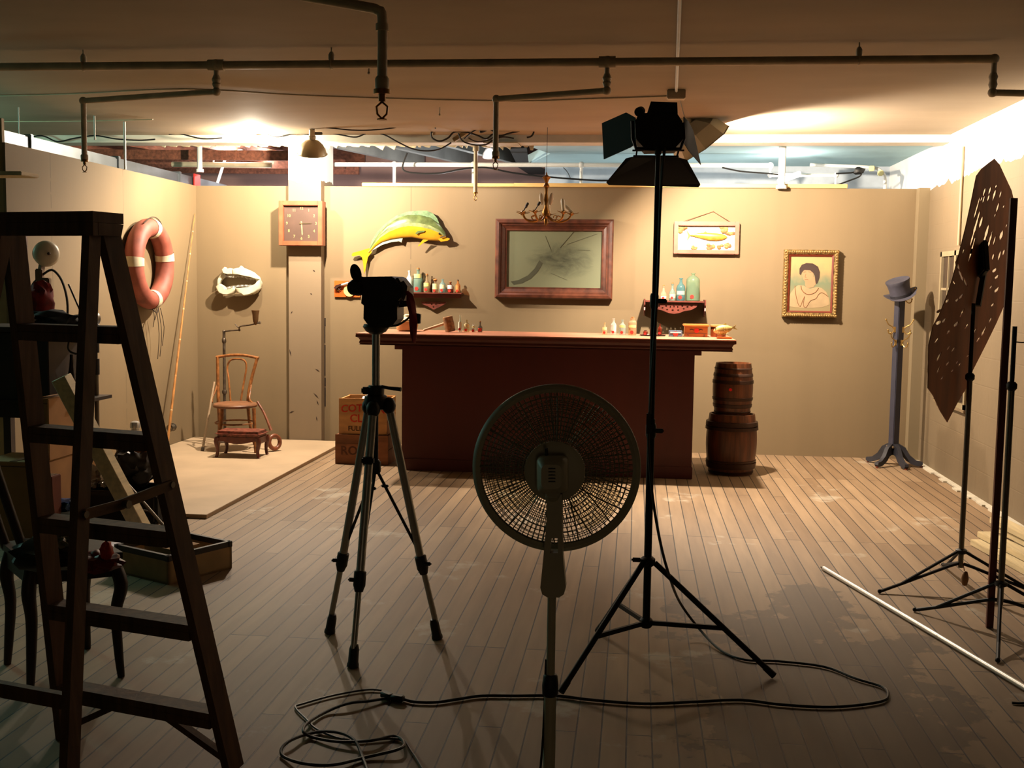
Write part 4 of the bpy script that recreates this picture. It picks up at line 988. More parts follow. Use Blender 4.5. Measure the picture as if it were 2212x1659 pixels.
fin('dorsal_fin', [(798, 538), (803, 520), (815, 500), (834, 481), (856, 466), (880, 457), (905, 455), (922, 455), (934, 460), (944, 471), (950, 486), (930, 474), (905, 467), (880, 467), (858, 474), (836, 489), (818, 508), (806, 528)], mat('fin_blue_green', (120, 150, 105), .4, 0, .3, 30))
fin('tail_fin', [(799, 536), (803, 545), (795, 555), (792, 568), (789, 585), (786, 592), (785, 575), (782, 556), (776, 551), (762, 554), (759, 551), (762, 546), (778, 542), (790, 538)], fyl)
fin('anal_fin', [(797, 541), (812, 531), (828, 522), (848, 516), (870, 514), (867, 524), (862, 521), (845, 523), (825, 529), (808, 539), (799, 543)], mat('fin_pale', (165, 180, 150), .4))
fin('pelvic_fin', [(914, 517), (926, 518), (914, 525), (904, 533), (903, 531)], fyl, WY-.075)
fin('pectoral_fin', [(897, 504), (902, 499), (918, 498), (916, 501), (905, 503), (899, 506)], fg, WY-.098, .004)
pe = atY(949, 505, WY-.082); MB().sphere(pe, .009).obj('eye', mat('fish_eye', (25, 22, 15), .15), T)
fin('lower_jaw', [(946, 516), (955, 514), (966, 513), (972, 516), (967, 520), (952, 522)], fyl, WY-.07, .03)
fin('mouth_line', [(950, 512), (962, 508), (963, 510), (952, 514)], mat('dark_mouth', (50, 30, 15), .6), WY-.088, .004)

# ------------------------------------------------------------------ jaw bones
T = thing('shark_jaw', 'bleached white toothed shark jaw hung open on the wall above the chair', 'jaw', atY(515, 610, WY))
bone = mat('bleached_bone', (238, 228, 195), .55, 0, .1, 14, .2)
JY = WY-.06
def J(px, py, d=0): return atY(px, py, JY+d)
def bonepiece(pts, dep, nm, off=0, bul=.02):
    P = [J(px, py, off) for px, py in pts]; c = sum(P, V())/len(P)
    rings = [[c+(p-c)*.86+V((0, -dep, 0)) for p in P], [p+V((0, -dep*.55, 0)) for p in P], [p+V((0, bul, 0)) for p in P], [c+(p-c)*.9+V((0, bul+.012, 0)) for p in P]]
    return MB().loft(rings).obj(nm, bone, T, True, 60)
bonepiece([(484, 590), (481, 582), (486, 577), (490, 581), (498, 579), (503, 581), (503, 592), (494, 593)], .035, 'upper_jaw', -.01)
bonepiece([(502, 582), (512, 579), (518, 578), (521, 574), (525, 578), (537, 583), (548, 588), (557, 596), (561, 603), (555, 604), (545, 599), (532, 597), (515, 593), (503, 592)], .035, 'upper_jaw', -.01)
bonepiece([(484, 588), (476, 594), (471, 604), (470, 618), (475, 616), (478, 606), (486, 598)], .02, 'side_bone', .02)
bonepiece([(549, 590), (560, 598), (565, 610), (564, 622), (556, 632), (548, 636), (552, 622), (556, 608)], .025, 'side_bone', .02)
bonepiece([(468, 618), (476, 613), (484, 618), (488, 627), (500, 624), (508, 621), (513, 625), (506, 634), (494, 637), (484, 636), (476, 633), (470, 627)], .04, 'lower_jaw', -.02)
bonepiece([(508, 622), (520, 622), (538, 620), (556, 612), (563, 604), (564, 622), (554, 632), (540, 637), (528, 639), (522, 634), (512, 632)], .04, 'lower_jaw', -.02)
o = MB(); rn = random.Random(6)
for i in range(24):
    t = i/23; px = 484+t*66; up_ = 592+7*t+1.5*sin(t*9); q = J(px, up_+1, -.02); o.cyl(q, q-V((0, 0, .016+.006*rn.random())), .005, .0008, 5)
    dn = 627-3*sin(pi*t)-t*6; q = J(px, dn-2, -.03); o.cyl(q, q+V((0, 0, .018)), .005, .0008, 5)
o.obj('teeth', mat('ivory_teeth', (245, 238, 215), .3), T)

# ------------------------------------------------------------------ pistol board
x0, x1, z0, z1 = plate(722, 778, 607, 642, WY-.02)
T = thing('pistol_plaque', 'orange wooden plaque with a mounted pistol and yellow disc behind the camcorder', 'plaque', ((x0+x1)/2, WY, z0))
MB().lohi((x0, WY-.02, z0), (x1, WY, z1), .003).obj('board', mat('orange_board', (215, 95, 25), .45), T)
yq = WY-.024
def K(px, py): return atY(px, py, yq)
q = K(755, 628); MB().cyl(q, q-V((0, .01, 0)), .058, .055, 28).obj('yellow_disc', mat('yellow_disc', (245, 215, 130), .5), T)
MB().tube([K(738, 616)-V((0, .02, 0)), K(754, 611)-V((0, .02, 0))], .011, 8).obj('barrel_tube', chrome, T)
MB().prism([K(723, 622), K(727, 616), (K(738, 613)), K(742, 617), K(733, 619), K(727, 625)], (0, -.03, 0)).torus(K(734, 622)-V((0, .015, 0)), .014, .003, (0, 1, 0), 16, 6).obj('pistol_grip', mat('dark_walnut', (60, 35, 25), .4), T)
MB().prism([K(728, 624), K(731, 622), K(733, 629), K(730, 629)], (0, -.012, 0)).obj('trigger_guard', brass, T)
# bracket/box at right end of the crock (small black box on the wall)
# ------------------------------------------------------------------ lifebuoy on the left wall
bcn = V((LX+.07, 9.19, 1.68)); u_ = atX(320, 472, LX+.07); l_ = atX(322, 668, LX+.07)
zc_ = (u_.z+l_.z)/2; Ro = (u_.z-l_.z)/2; yc_ = (atX(270, 570, LX+.07).y+atX(366, 570, LX+.07).y)/2
r_ = Ro*.205; Rm = Ro-r_
T = thing('lifebuoy', 'worn red life ring with white bands hung on the left wall', 'lifebuoy', (LX, yc_, zc_))
bu = V((LX+r_+.006, yc_, zc_))
redb = mat('faded_red_canvas', (172, 92, 74), .6, 0, .28, 7, .15)
MB().torus(bu, Rm, r_, (1, 0, 0), 64, 18).obj('ring', redb, T); RG = bpy.data.objects['ring']
for k in range(4):
    a0 = [radians(82), radians(178), radians(276), radians(12)][k]
    x, y, a_ = frame_of((1, 0, 0)); o = MB(); rings = []
    for j in range(5):
        t = a0+(j-2)*.055; c = bu+V((0, cos(t), sin(t)))*Rm; rad_ = V((0, cos(t), sin(t)))
        rings.append([c+rad_*(r_+.004)*cos(2*pi*i/18)+V((1, 0, 0))*(r_+.004)*sin(2*pi*i/18) for i in range(18)])
    o.loft(rings, False).obj('white_band', mat('dirty_white_band', (228, 212, 178), .7, 0, .15), RG)
rope = mat('thin_dark_rope', (58, 44, 32), .85)
def onring(t, rr): return bu+V((.5*r_, cos(t)*rr, sin(t)*rr))
MB().tube([onring(radians(t), Ro*f_) for t, f_ in ((120, 1.0), (100, 1.02), (85, 1.03), (70, 1.0), (50, .93), (35, .98), (20, 1.04))], .005, 6, False, 4).obj('grab_rope', rope, T)
o = MB()
for dy, ln_ in ((-.02, .16), (.01, .1), (.05, .44), (.09, .42), (.13, .33)):
    p = bu+V((.03, dy, -Ro*.98)); o.tube([p, p+V((.01, dy*.3+.01, -ln_*.5)), p+V((0, dy*.2, -ln_))], .003, 5, False, 3)
o.tube([bu+V((.03, -.03, -Ro)), bu+V((.05, .02, -Ro-.03)), bu+V((.03, .09, -Ro+.01))], .005, 5, False, 3)
o.obj('loose_strings', rope, T)

# ------------------------------------------------------------------ fishing rod leaning in the corner
a = atX(360, 968, LX+.10); top_ = atX(421, 462, LX+.02)
base = V((LX+.12, atX(360, 978, LX+.12).y, PT+.004)); tip = V((LX+.02, atX(421, 462, LX+.02).y, atX(421, 462, LX+.02).z))
T = thing('fishing_rod', 'long bamboo fishing rod with a reel leaning in the left corner', 'fishing rod', base)
bam = mat('bamboo', (205, 140, 75), .4, 0, .3, 30, .1, (1, 1, .3))
MB().tube([base.lerp(tip, t) for t in (0, .3, .6, 1)], [.0125, .011, .008, .003], 8).obj('rod_blank', bam, T)
o = MB()
for t in (.16, .3, .45, .58, .7, .82, .92): 
    c = base.lerp(tip, t); d = (tip-base).normalized(); o.cyl(c-d*.006, c+d*.006, .013-.008*t, .013-.008*t, 10)
o.obj('guide_wraps', mat('pale_wrap', (235, 205, 150), .4), T)
c = base.lerp(tip, .055); MB().cyl(base-V((0, 0, .002)), base.lerp(tip, .035), .016, .015).obj('butt_cap', steelm, T)
c = base.lerp(tip, .085)+V((.02, .0, 0))
MB().cyl(c+V((-.035, .05, 0)), c+V((-.035, .11, 0)), .022, .03, 18).torus(c+V((-.035, .115, 0)), .032, .005, (0, 1, 0), 22, 6).torus(c+V((-.035, .05, 0)), .028, .005, (0, 1, 0), 22, 6).cyl(c, c+V((-.035, .06, 0)), .008).obj('reel', steelm, T)
MB().tube([c+V((-.035, .118, 0)), c+V((-.035, .125, -.02)), c+V((-.03, .15, -.025))], .004, 6).obj('reel_handle', blackp, T)
# ------------------------------------------------------------------ chandelier
HC = atY(1180, 425, 9.3)
T = thing('chandelier', 'small brass chandelier with leaf cups and glass sleeves hanging before the framed picture', 'chandelier', HC)
k = ppm(9.3)
top_c = V((HC.x, 9.3, CZ))
def z93(py): return atY(1180, py, 9.3).z
MB().cyl(V((HC.x, 9.3, z93(372))), top_c, .002, n=5).obj('hanging_wire', cableb, T)
MB().lathe([(.004, z93(372)), (.008, z93(378)), (.03, z93(382)), (.038, z93(383)), (.02, z93(389)), (.012, z93(395)), (.026, z93(402)), (.012, z93(408)), (.014, z93(420)), (.02, z93(432)), (.012, z93(440)), (.016, z93(448)), (.034, z93(458)), (.03, z93(466)), (.012, z93(472)), (.018, z93(478)), (.004, z93(488))][::-1], (HC.x, 9.3, 0), n=18).obj('centre_stem', brass, T)
for i, t in enumerate((15, 88, 160, 205, 250, 320)):
    a = radians(t); d = V((cos(a), sin(a), 0)); R_ = .215 if i % 2 == 0 else .2
    c0 = V((HC.x, 9.3, z93(462)))
    zc = z93(458)
    pts = [c0, c0+d*.06-V((0, 0, .05)), c0+d*.12-V((0, 0, .065)), c0+d*.18-V((0, 0, .045)), c0+d*R_-V((0, 0, .0))]
    arm = MB().tube(pts, .009, 8, False, 4).tube([c0+d*.1-V((0, 0, .06)), c0+d*.13-V((0, 0, .03)), c0+d*.1-V((0, 0, .015)), c0+d*.085-V((0, 0, .035))], .004, 6, False, 3).obj('arm', brass, T)
    e = c0+d*R_
    o = MB(); o.lathe([(.008, -.01), (.02, .0), (.022, .012), (.012, .02)], e, n=12)
    for j in range(5):
        b_ = 2*pi*j/5; q = V((cos(b_), sin(b_), 0)); s_ = V((-sin(b_), cos(b_), 0))
        o.prism([e+q*.012+s_*.012, e+q*.06+V((0, 0, .012)), e+q*.012-s_*.012], (0, 0, .004))
    o.obj('leaf_cup', brass, arm)
    tilt = V((.35*(1 if i in (0, 2) else -.3), 0, 1)).normalized()
    if i in (0, 1, 5): 
        MB().lathe([(.015, .0), (.017, .03), (.018, .075), (.012, .095)], e+V((0, 0, .02)), tilt if i != 0 else V((-.75, 0, .6)), 12, False).obj('glass_sleeve', glassmat('frosted_sleeve', (235, 225, 200), .75, .3), arm)
    else:
        MB().cyl(e+V((0, 0, .015)), e+V((0, 0, .015))+V((.5, 0, .85)).normalized()*.05, .004).lathe([(.006, 0), (.011, .006), (.011, .03), (.005, .036)], e+V((0, 0, .015))+V((.5, 0, .85)).normalized()*.045, V((.5, 0, .85)), 10).obj('candle_socket', blackp, arm)
for s in (-1, 1):
    MB().lathe([(.006, 0), (.016, .02), (.019, .05), (.014, .085), (.004, .1)], V((HC.x+s*.036, 9.3, z93(443))), V((s*.1, 0, 1)), 12).obj('crystal_drop', glassmat('crystal', (240, 225, 200), .7, .1), T)

# ------------------------------------------------------------------ bentwood chair
bent = mat('bentwood', (178, 112, 58), .4, 0, .35, 25, .1)
CYf = 9.42; CYb = 9.86
def c3(px, py, y): return atY(px, py, y)
T = thing('bentwood_chair', 'worn bentwood chair with a loop back standing in the corner', 'chair', (atY(508, 900, 9.62).x, 9.62, PT))
sc_ = V((atY(508, 873, 9.62).x, 9.62, atY(508, 874, 9.62).z))
MB().lathe([(.0, .012), (.15, .014), (.175, .016), (.198, .01), (.205, 0), (.2, -.018), (.18, -.02), (0, -.018)], sc_, n=36, sx=1.0, sy=.95, cap=False).obj('seat', mat('worn_seat', (150, 100, 66), .45, 0, .3, 14), T)
zt1 = atY(500, 770, CYb).z
def leg(x0, y0, x1, y1, z1, z0=PT+.001, r=.016): return MB().tube([V((x1, y1, z1)), V((x1*.6+x0*.4, y1*.6+y0*.4, z1*.5)), V((x0, y0, z0))], [r, r*.95, r*.8], 10, False, 4)
def XC(y): return atY(508, 860, y).x
for s in (-1, 1):
    leg(XC(CYf)+s*.175, CYf+.02, XC(CYf)+s*.145, CYf+.07, sc_.z-.012).obj('leg', bent, T)
    # back leg and upright are one bent piece
    xt = atY(470 if s < 0 else 556, 772, CYb).x
    MB().tube([V((XC(CYb+.05)+s*.17, CYb+.08, PT+.001)), V((XC(CYb)+s*.145, CYb-.02, sc_.z*.55)), V((XC(CYb)+s*.14, CYb-.05, sc_.z)), V((XC(CYb)+s*.155, CYb-.02, sc_.z+.18)), V((xt, CYb, zt1-.005))], [.013, .015, .016, .015, .014], 10, False, 5).obj('back_upright', bent, T)
    MB().tube([V((XC(CYb)+s*.16, CYb-.02, sc_.z+.17)), V((XC(CYb)+s*.165, CYb-.06, sc_.z+.1)), V((XC(CYb)+s*.175, CYb-.11, sc_.z+.04)), V((XC(CYb-.1)+s*.19, CYb-.17, sc_.z+.008))], .008, 8, False, 4).obj('side_brace', bent, T)
xa, xb = atY(467, 772, CYb).x, atY(559, 772, CYb).x
MB().tube([V((xa, CYb, zt1-.01)), V((xa*.7+xb*.3, CYb+.01, zt1+.01)), V(((xa+xb)/2, CYb+.012, zt1+.014)), V((xa*.3+xb*.7, CYb+.01, zt1+.01)), V((xb, CYb, zt1-.01))], .0135, 10, False, 5).obj('top_rail', bent, T)
MB().tube([c3(498, 868, CYb-.06), c3(494, 820, CYb-.03), c3(491, 795, CYb), c3(497, 779, CYb), c3(512, 775, CYb), c3(528, 779, CYb), c3(532, 795, CYb), c3(526, 830, CYb-.02), c3(520, 868, CYb-.06)], .009, 8, False, 5).obj('back_loop', bent, T)
MB().torus((XC(9.64), 9.64, sc_.z*.62), .175, .008, (0, 0, 1), 36, 7).obj('stretcher_ring', bent, T)

# ------------------------------------------------------------------ footstool
T = thing('footstool', 'small low footstool with cracked red top in front of the chair', 'footstool', (atY(516, 960, 9.2).x, 9.2, PT))
fx0, fx1 = atY(468, 960, 9.2).x, atY(566, 960, 9.2).x
zt0 = atY(516, 932, 9.2).z; 
sm_ = mat('stool_dark_wood', (110, 52, 36), .4, 0, .3, 14)
MB().box(((fx0+fx1)/2, 9.27, zt0-.02), (fx1-fx0, .26, .05), None, .022).obj('cushion', mat('cracked_red_leather', (160, 85, 65), .4, 0, .45, 30, .3), T)
o = MB()
for y in (9.155, 9.385):
    n = 12; pts = [V((fx0+.01, y, zt0-.045))]+[V((fx1-.01, y, zt0-.045))]+[V((fx1-.01-(fx1-fx0-.02)*i/n, y, zt0-.09-.014*cos(2*pi*i/n*1.0)*(-1) if 0 < i < n else zt0-.1)) for i in range(n+1)]
    o.prism(pts, (0, .012, 0))
for x in (fx0+.01, fx1-.022): o.lohi((x, 9.16, zt0-.1), (x+.012, 9.39, zt0-.045))
o.obj('apron', sm_, T)
for sx_ in (fx0+.022, fx1-.022):
    for y in (9.16, 9.38):
        s = -1 if sx_ < (fx0+fx1)/2 else 1
        MB().tube([V((sx_, y, zt0-.05)), V((sx_+s*.008, y-.004, zt0-.09)), V((sx_-s*.003, y, PT+.06)), V((sx_+s*.004, y-.004, PT+.014)), V((sx_+s*.01, y-.004, PT+.001))], [.022, .021, .014, .013, .016], 10, False, 4).obj('leg', sm_, T)
# ringed stick leaning at the chair
a = c3(556, 868, 9.72); b_ = c3(586, 930, 9.62)
T = thing('ring_handled_stick', 'wooden stick ending in a thick ring leaning against the right side of the chair', 'stick', (b_.x, b_.y, PT))
rw = mat('red_brown_turned_wood', (150, 85, 55), .35, 0, .3, 20)
MB().tube([a, a.lerp(b_, .4)+V((.012, 0, .0)), b_], [.012, .011, .015], 10, False, 4).obj('shaft', rw, T)
rc = c3(593, 955, 9.58); rc.z = max(rc.z, PT+.078)
MB().torus(rc, .058, .019, V((.8, -.55, .12)), 30, 10).obj('ring_end', rw, T)
# cane leaning left of chair
T = thing('walking_cane', 'pale thin cane leaning at the left side of the chair', 'cane', c3(437, 975, 9.5))
tp = c3(463, 825, 9.74); bt = atZ(437, 974, PT+.002)
MB().cyl(bt, tp, .011, .009).obj('shaft', mat('pale_cane', (195, 165, 130), .5, 0, .2, 20), T)
MB().lathe([(.014, 0), (.016, .02), (.012, .035)], bt, tp-bt).obj('ferrule', steelm, T)
# candle stand behind the chair
T = thing('pipe_candle_stand', 'dark iron pipe stand with a jointed arm and hanging cup behind the chair', 'candle stand', (atY(487, 700, 10.05).x, 10.05, PT))
irn = mat('rusty_pipe_iron', (112, 98, 84), .5, .6, .3, 30)
px_ = atY(484, 740, 10.05).x; zt2 = atY(484, 716, 10.05).z
MB().cyl((px_, 10.05, PT+.02), (px_, 10.05, zt2), .0135).lathe([(.013, -.02), (.02, -.01), (.02, .02), (.013, .03)], (px_, 10.05, zt2-.09)).lathe([(.018, -.02), (.024, 0), (.018, .02)], (px_, 10.05, .5)).obj('post', irn, T)
MB().lathe([(.10, 0), (.10, .008), (.04, .02), (.02, .06), (.024, .1), (.014, .12)], (px_, 10.05, PT+.001), n=24).obj('base', irn, T)
ya = 10.0
q = [V((px_, 10.05, zt2)), c3(500, 714, ya), c3(517, 713, ya-.03), c3(519, 705, ya-.05), c3(540, 702, ya-.08), c3(561, 697, ya-.1)]
MB().tube(q[:3], .007, 8).tube([q[2], q[3], q[4], q[5]], .007, 8, False, 3).tube([c3(508, 700, ya-.05), c3(514, 707, ya-.05), c3(519, 706, ya-.05)], .005, 6).sphere(q[2], .012).sphere(q[0], .015).torus(q[5], .011, .003, (0, 1, 0), 14, 6).obj('arm', irn, T)
cb_ = c3(552, 694, ya-.1)
MB().lathe([(.006, -.035), (.016, -.015), (.022, -.005), (.026, .02), (.028, .06), (.036, .095), (.036, .1), (.03, .098), (.024, .06), (.018, .01)], cb_, n=20, cap=False).obj('cup', mat('bronze_cup', (110, 80, 50), .35, .6), T)

# ------------------------------------------------------------------ coat stand with hat
hc = atZ(1921, 1001, 0); hc = V((hc.x, 10.02, 0))
T = thing('coat_stand', 'dark blue grey wooden coat stand with brass hooks and curved feet near the right corner', 'coat stand', hc)
slate = mat('slate_paint', (52, 52, 66), .5, 0, .15, 10)
zt3 = atY(1924, 640, 10.02).z; z0_ = .17
R45 = Matrix.Rotation(radians(28), 3, 'Z')
pw = 16*ppm(10)
MB().box((hc.x, hc.y, (z0_+zt3)/2), (pw, pw, zt3-z0_), R45, .005).obj('post', slate, T)
MB().box((hc.x, hc.y, z0_), (pw*1.35, pw*1.35, .02), R45, .004).obj('collar', mat('worn_wood_edge', (150, 128, 100), .6), T)
for t in (225, 285, 345, 45, 140):
    if t == 45: continue
    a = radians(t); d = V((cos(a), sin(a), 0)); w = V((-sin(a), cos(a), 0))
    pr_ = [(.02, .2), (.05, .195), (.1, .165), (.14, .1), (.19, .06), (.245, .05), (.25, .03), (.235, .012), (.2, .012), (.15, .03), (.11, .055), (.08, .09), (.05, .1), (.02, .1)]
    MB().prism([hc+d*r+V((0, 0, z))+w*-.018 for r, z in pr_], w*.036).obj('foot', mat('slate_foot', (50, 50, 58), .5, 0, .3, 8), T)
    MB().cyl(hc+d*.235+V((0, 0, .001)), hc+d*.235+V((0, 0, .014)), .012).obj('foot_pad', mat('red_foot_pad', (130, 60, 35), .5), T)
bh = mat('brass_hook', (200, 165, 100), .3, .8)
def hook(name, c, dx, dy=0):
    d = V((dx, dy, 0)).normalized()
    MB().tube([c, c+d*.03+V((0, 0, .03)), c+d*.06+V((0, 0, .045)), c+d*.085+V((0, 0, .085))], .005, 6, False, 3).tube([c, c+d*.03-V((0, 0, .035)), c+d*.055-V((0, 0, .03)), c+d*.062-V((0, 0, .005))], .005, 6, False, 3).sphere(c+d*.085+V((0, 0, .088)), .008).sphere(c+d*.062-V((0, 0, .002)), .007).box(c, (.02, .02, .05), None, .003).obj('coat_hook', bh, T)
for py, x_, y_ in ((712, 1, -.5), (712, -1, -.3), (740, .8, -.9), (740, -.6, -.6), (645, 1, -.2)):
    c = V((hc.x, hc.y, atY(1922, py, 10.0).z)); d = V((x_, y_, 0)).normalized(); hook('h', c+d*pw*.55, x_, y_)
# hat
T = thing('top_hat', 'grey top hat tipped on top of the coat stand', 'hat', V((hc.x, hc.y, zt3)))
hx_ = V((-.30, -.20, .93)).normalized(); hb = V((hc.x+.01, hc.y-.005, zt3-.005))
hatm = mat('grey_felt', (68, 66, 78), .7, 0, .15, 20)
MB().lathe([(.0, .02), (.085, .02), (.088, .0), (.09, .0), (.089, .03), (.088, .07), (.094, .12), (.103, .15), (.101, .156), (.095, .153), (0, .154)], hb, hx_, 36, False).obj('crown', hatm, T)
x, y, a_ = frame_of(hx_); o = MB(); rings = []; N_ = 48
for rr, dz in ((.089, .004), (.115, .0), (.14, .0), (.146, .004), (.14, .008), (.115, .006), (.089, .01)):
    ring = []
    for i in range(N_):
        t = 2*pi*i/N_; w = x*cos(t)+y*sin(t); side = abs(w.x); curl = side**2*.045*max(0, (rr-.09)/.05)
        ring.append(hb+w*rr*(.97 if side > .7 else 1.05)+hx_*(dz+curl))
    rings.append(ring)
o.loft(rings, False, True).obj('brim', hatm, T)
MB().lathe([(.0905, .006), (.091, .034), (.0885, .034)], hb, hx_, 36, False).obj('hat_band', mat('dark_band', (42, 40, 46), .6), T)

# ------------------------------------------------------------------ window in right wall (partly hidden by the cut-out board)
def RWp(px, py): return atX(px, py, RX)
ya, yb = 9.78, 8.9
zu = 1.86; zl = .62
wf = mat('cream_window_frame', (150, 134, 104), .5, 0, .1)
W1 = thing('window_1', 'cream framed multi pane window low in the right wall behind the cut-out board', 'window', (RX, 9.3, zl), kind='structure')
o = MB(); t = .04
o.lohi((RX-.03, yb, zl), (RX-.001, ya, zl+t)).lohi((RX-.03, yb, zu-t), (RX-.001, ya, zu)).lohi((RX-.03, yb, zl), (RX-.001, yb+t, zu)).lohi((RX-.03, ya-t, zl), (RX-.001, ya, zu)).lohi((RX-.03, (ya+yb)/2-.025, zl), (RX-.001, (ya+yb)/2+.025, zu))
for z in (.93, 1.24, 1.55): o.lohi((RX-.022, yb, z-.01), (RX-.001, ya, z+.01))
for y in (9.1, 9.56): o.lohi((RX-.022, y-.008, zl), (RX-.001, y+.008, zu))
WF = o.obj('window_frame', wf, W1)
MB().lohi((RX-.010, yb+.02, zl+.02), (RX-.004, ya-.02, zu-.02)).obj('pane', mat('dark_window_glass', (62, 50, 42), .12), WF)
MB().lohi((RX-.035, yb-.01, zl-.025), (RX-.001, ya+.01, zl), .004).obj('window_sill', mat('tan_sill', (130, 110, 82), .7), W1)
tag(MB().cyl((RX-.012, 9.32, 1.9), (RX-.012, 9.32, CZ-.15), .012).obj('wall_conduit', mat('wall_painted_conduit', (168, 146, 112), .7), None), 'painted vertical conduit on the right wall above the window', 'conduit')
# ------------------------------------------------------------------ video tripod
TY = 4.54
tc_ = V((atY(812, 855, TY).x, TY, 0))
T = thing('video_tripod', 'aluminium video tripod with black collar standing left of the fan', 'tripod', tc_)
tube_m = mat('tripod_aluminium', (190, 190, 186), .3, .6, .05, 20)
def zT(py): return atY(812, py, TY).z
MB().cyl((tc_.x, TY, zT(885)), (tc_.x, TY, zT(715)), .0165, n=18).obj('centre_column', tube_m, T)
MB().lathe([(.03, zT(885)), (.045, zT(882)), (.05, zT(868)), (.046, zT(855)), (.034, zT(852)), (.036, zT(838)), (.03, zT(832))], (tc_.x, TY, 0), n=20).box((tc_.x-.04, TY-.02, zT(843)), (.03, .03, .03), None, .006).obj('collar', blackp, T)
MB().tube([V((tc_.x+.03, TY-.02, zT(834))), V((tc_.x+.06, TY-.03, zT(836))), V((tc_.x+.115, TY-.04, zT(838)))], [.007, .007, .009], 8).obj('lock_lever', blackp, T)
feet = [atZ(712, 1368), atZ(762, 1442), atZ(945, 1380)]
kn = [(737, 1203), (775, 1262), (921, 1218)]
tops = [atY(797, 878, TY), atY(806, 884, TY-.05), atY(840, 876, TY)]
hub = V((tc_.x-.0, TY, zT(1008)))
for i in range(3):
    tp = tops[i]; ft = feet[i]; 
    d = (ft-tp); t_ = .66
    kp = tp+d*t_
    MB().cyl(tp, kp, .0175, n=16).obj('upper_leg', tube_m, T)
    LL = MB().cyl(kp, ft+V((0, 0, .04))-d.normalized()*.0, .0125, n=14)
    LL = LL.obj('lower_leg', tube_m, T)
    dn = d.normalized()
    MB().lathe([(.02, -.03), (.025, -.025), (.025, .03), (.021, .04), (.017, .055)], kp, dn, 14).box(kp+V((.028 if i == 2 else -.028, -.01, -.005)), (.035, .018, .016), None, .005).obj('leg_clamp', blackp, T)
    MB().lathe([(.015, -.09), (.02, -.07), (.021, -.02), (.024, -.012), (.024, .0)], ft+V((0, 0, .003)), dn, 14).obj('rubber_foot', blackp, LL)
    MB().sphere(tp, .03, (1, 1, 1.2), 14, 8).obj('leg_hinge', blackp, T)
    MB().cyl(hub+V((0, 0, -.005)), kp-dn*.03+V((0, 0, .005)), .0065, n=8).box((hub*.8+kp*.2), (.03, .012, .012), None, .003).obj('spreader', blackp, T)
MB().cyl(hub-V((0, 0, .03)), V((tc_.x, TY, zT(885))), .011, n=12).lathe([(.016, -.03), (.022, -.02), (.022, .02), (.014, .03)], hub).obj('lower_column', blackp, T)
pb = feet[1].lerp(tops[1], .80); MB().box(pb+V((0, -.02, 0)), (.05, .03, .03), None, .006).obj('leg_strap', blackp, T)
# camcorder with fluid head
T = thing('camcorder', 'black camcorder seen from behind on the tripod, eyepiece flipped up', 'camcorder', V((tc_.x, TY, zT(718))))
def tY(px, py, dy=0): return atY(px, py, TY+dy)
cbk = mat('camcorder_black', (24, 21, 20), .5, 0, .1)
# fluid head, U shaped cradle
MB().lathe([(.02, zT(722)), (.042, zT(716)), (.055, zT(706)), (.05, zT(700))], (tc_.x, TY, 0), n=20).obj('head_base', cbk, T)
o = MB(); hz0, hz1 = zT(702), zT(652)
o.prism([tY(786, 652, -.07), tY(858, 652, -.07), tY(858, 690, -.07), tY(850, 700, -.07), tY(838, 708, -.07), tY(800, 706, -.07), tY(791, 697, -.07), tY(785, 688, -.07)], (0, .13, 0))
o.obj('head_body', cbk, T, True, 25)
o = MB(); o.prism([tY(783, 630, -.09), tY(780, 655, -.09), tY(786, 660, -.09), tY(862, 658, -.09), tY(866, 630, -.09)], (0, .2, 0)); o.obj('quick_plate', cbk, T, True, 25)
o = MB(); o.prism([tY(773, 604, -.12), tY(780, 598, -.12), tY(845, 597, -.12), tY(852, 601, -.12), tY(868, 622, -.12), tY(868, 640, -.12), tY(860, 650, -.12), tY(790, 650, -.12), tY(783, 640, -.12), tY(770, 625, -.12)], (0, .24, 0)); o.obj('camera_body', cbk, T, True, 30)
MB().lathe([(.026, 0), (.032, .01), (.034, .05), (.03, .06)], tY(762, 621, -.14), V((.25, 1, 0)), 20).obj('grip_strap_hump', cbk, T)
e_ = tY(770, 590, -.12); o = MB(); rings = []
for s_, dy in ((.5, .03), (1, .0), (1.08, -.012), (.8, -.004), (.3, .014)):
    rings.append([e_+V((.021*s_*cos(t)*1.0-.006*sin(t), dy, .034*s_*sin(t))) for t in [2*pi*i/24 for i in range(24)]])
o.loft(rings).obj('eyepiece_cup', blackp, T)
MB().beam(e_+V((.008, .02, -.02)), tY(782, 604, -.1), .02, .02).obj('viewfinder_arm', cbk, T)
MB().prism([tY(864, 610, -.1), tY(872, 606, -.1), tY(880, 618, -.1), tY(878, 636, -.1), tY(872, 650, -.1), tY(864, 640, -.1)], (0, .06, 0)).obj('side_bracket', mat('grey_plastic', (96, 84, 70), .5), T)
MB().prism([tY(852, 602, -.1), tY(860, 600, -.1), tY(866, 610, -.1), tY(864, 622, -.1), tY(856, 622, -.1)], (0, .06, 0)).obj('rear_knob', cbk, T)
MB().prism([tY(860, 648, -.06), tY(878, 650, -.06), tY(880, 662, -.06), tY(862, 664, -.06)], (0, .05, 0)).obj('tilt_lock', cbk, T)
MB().tube([tY(838, 704, -.05), tY(856, 703, -.06), tY(872, 695, -.07), tY(886, 684, -.09)], .0045, 8, False, 3).obj('pan_handle', blackp, T)
MB().prism([tY(900, 677, -.09), tY(908, 679, -.09), tY(907, 699, -.09), tY(899, 700, -.09), tY(896, 690, -.09)], (0, .02, 0)).beam(tY(884, 684, -.09), tY(900, 690, -.085), .006, .006).obj('handle_grip', blackp, T)
redc = mat('red_ribbon', (170, 14, 10), .7, 0, .2, 14)
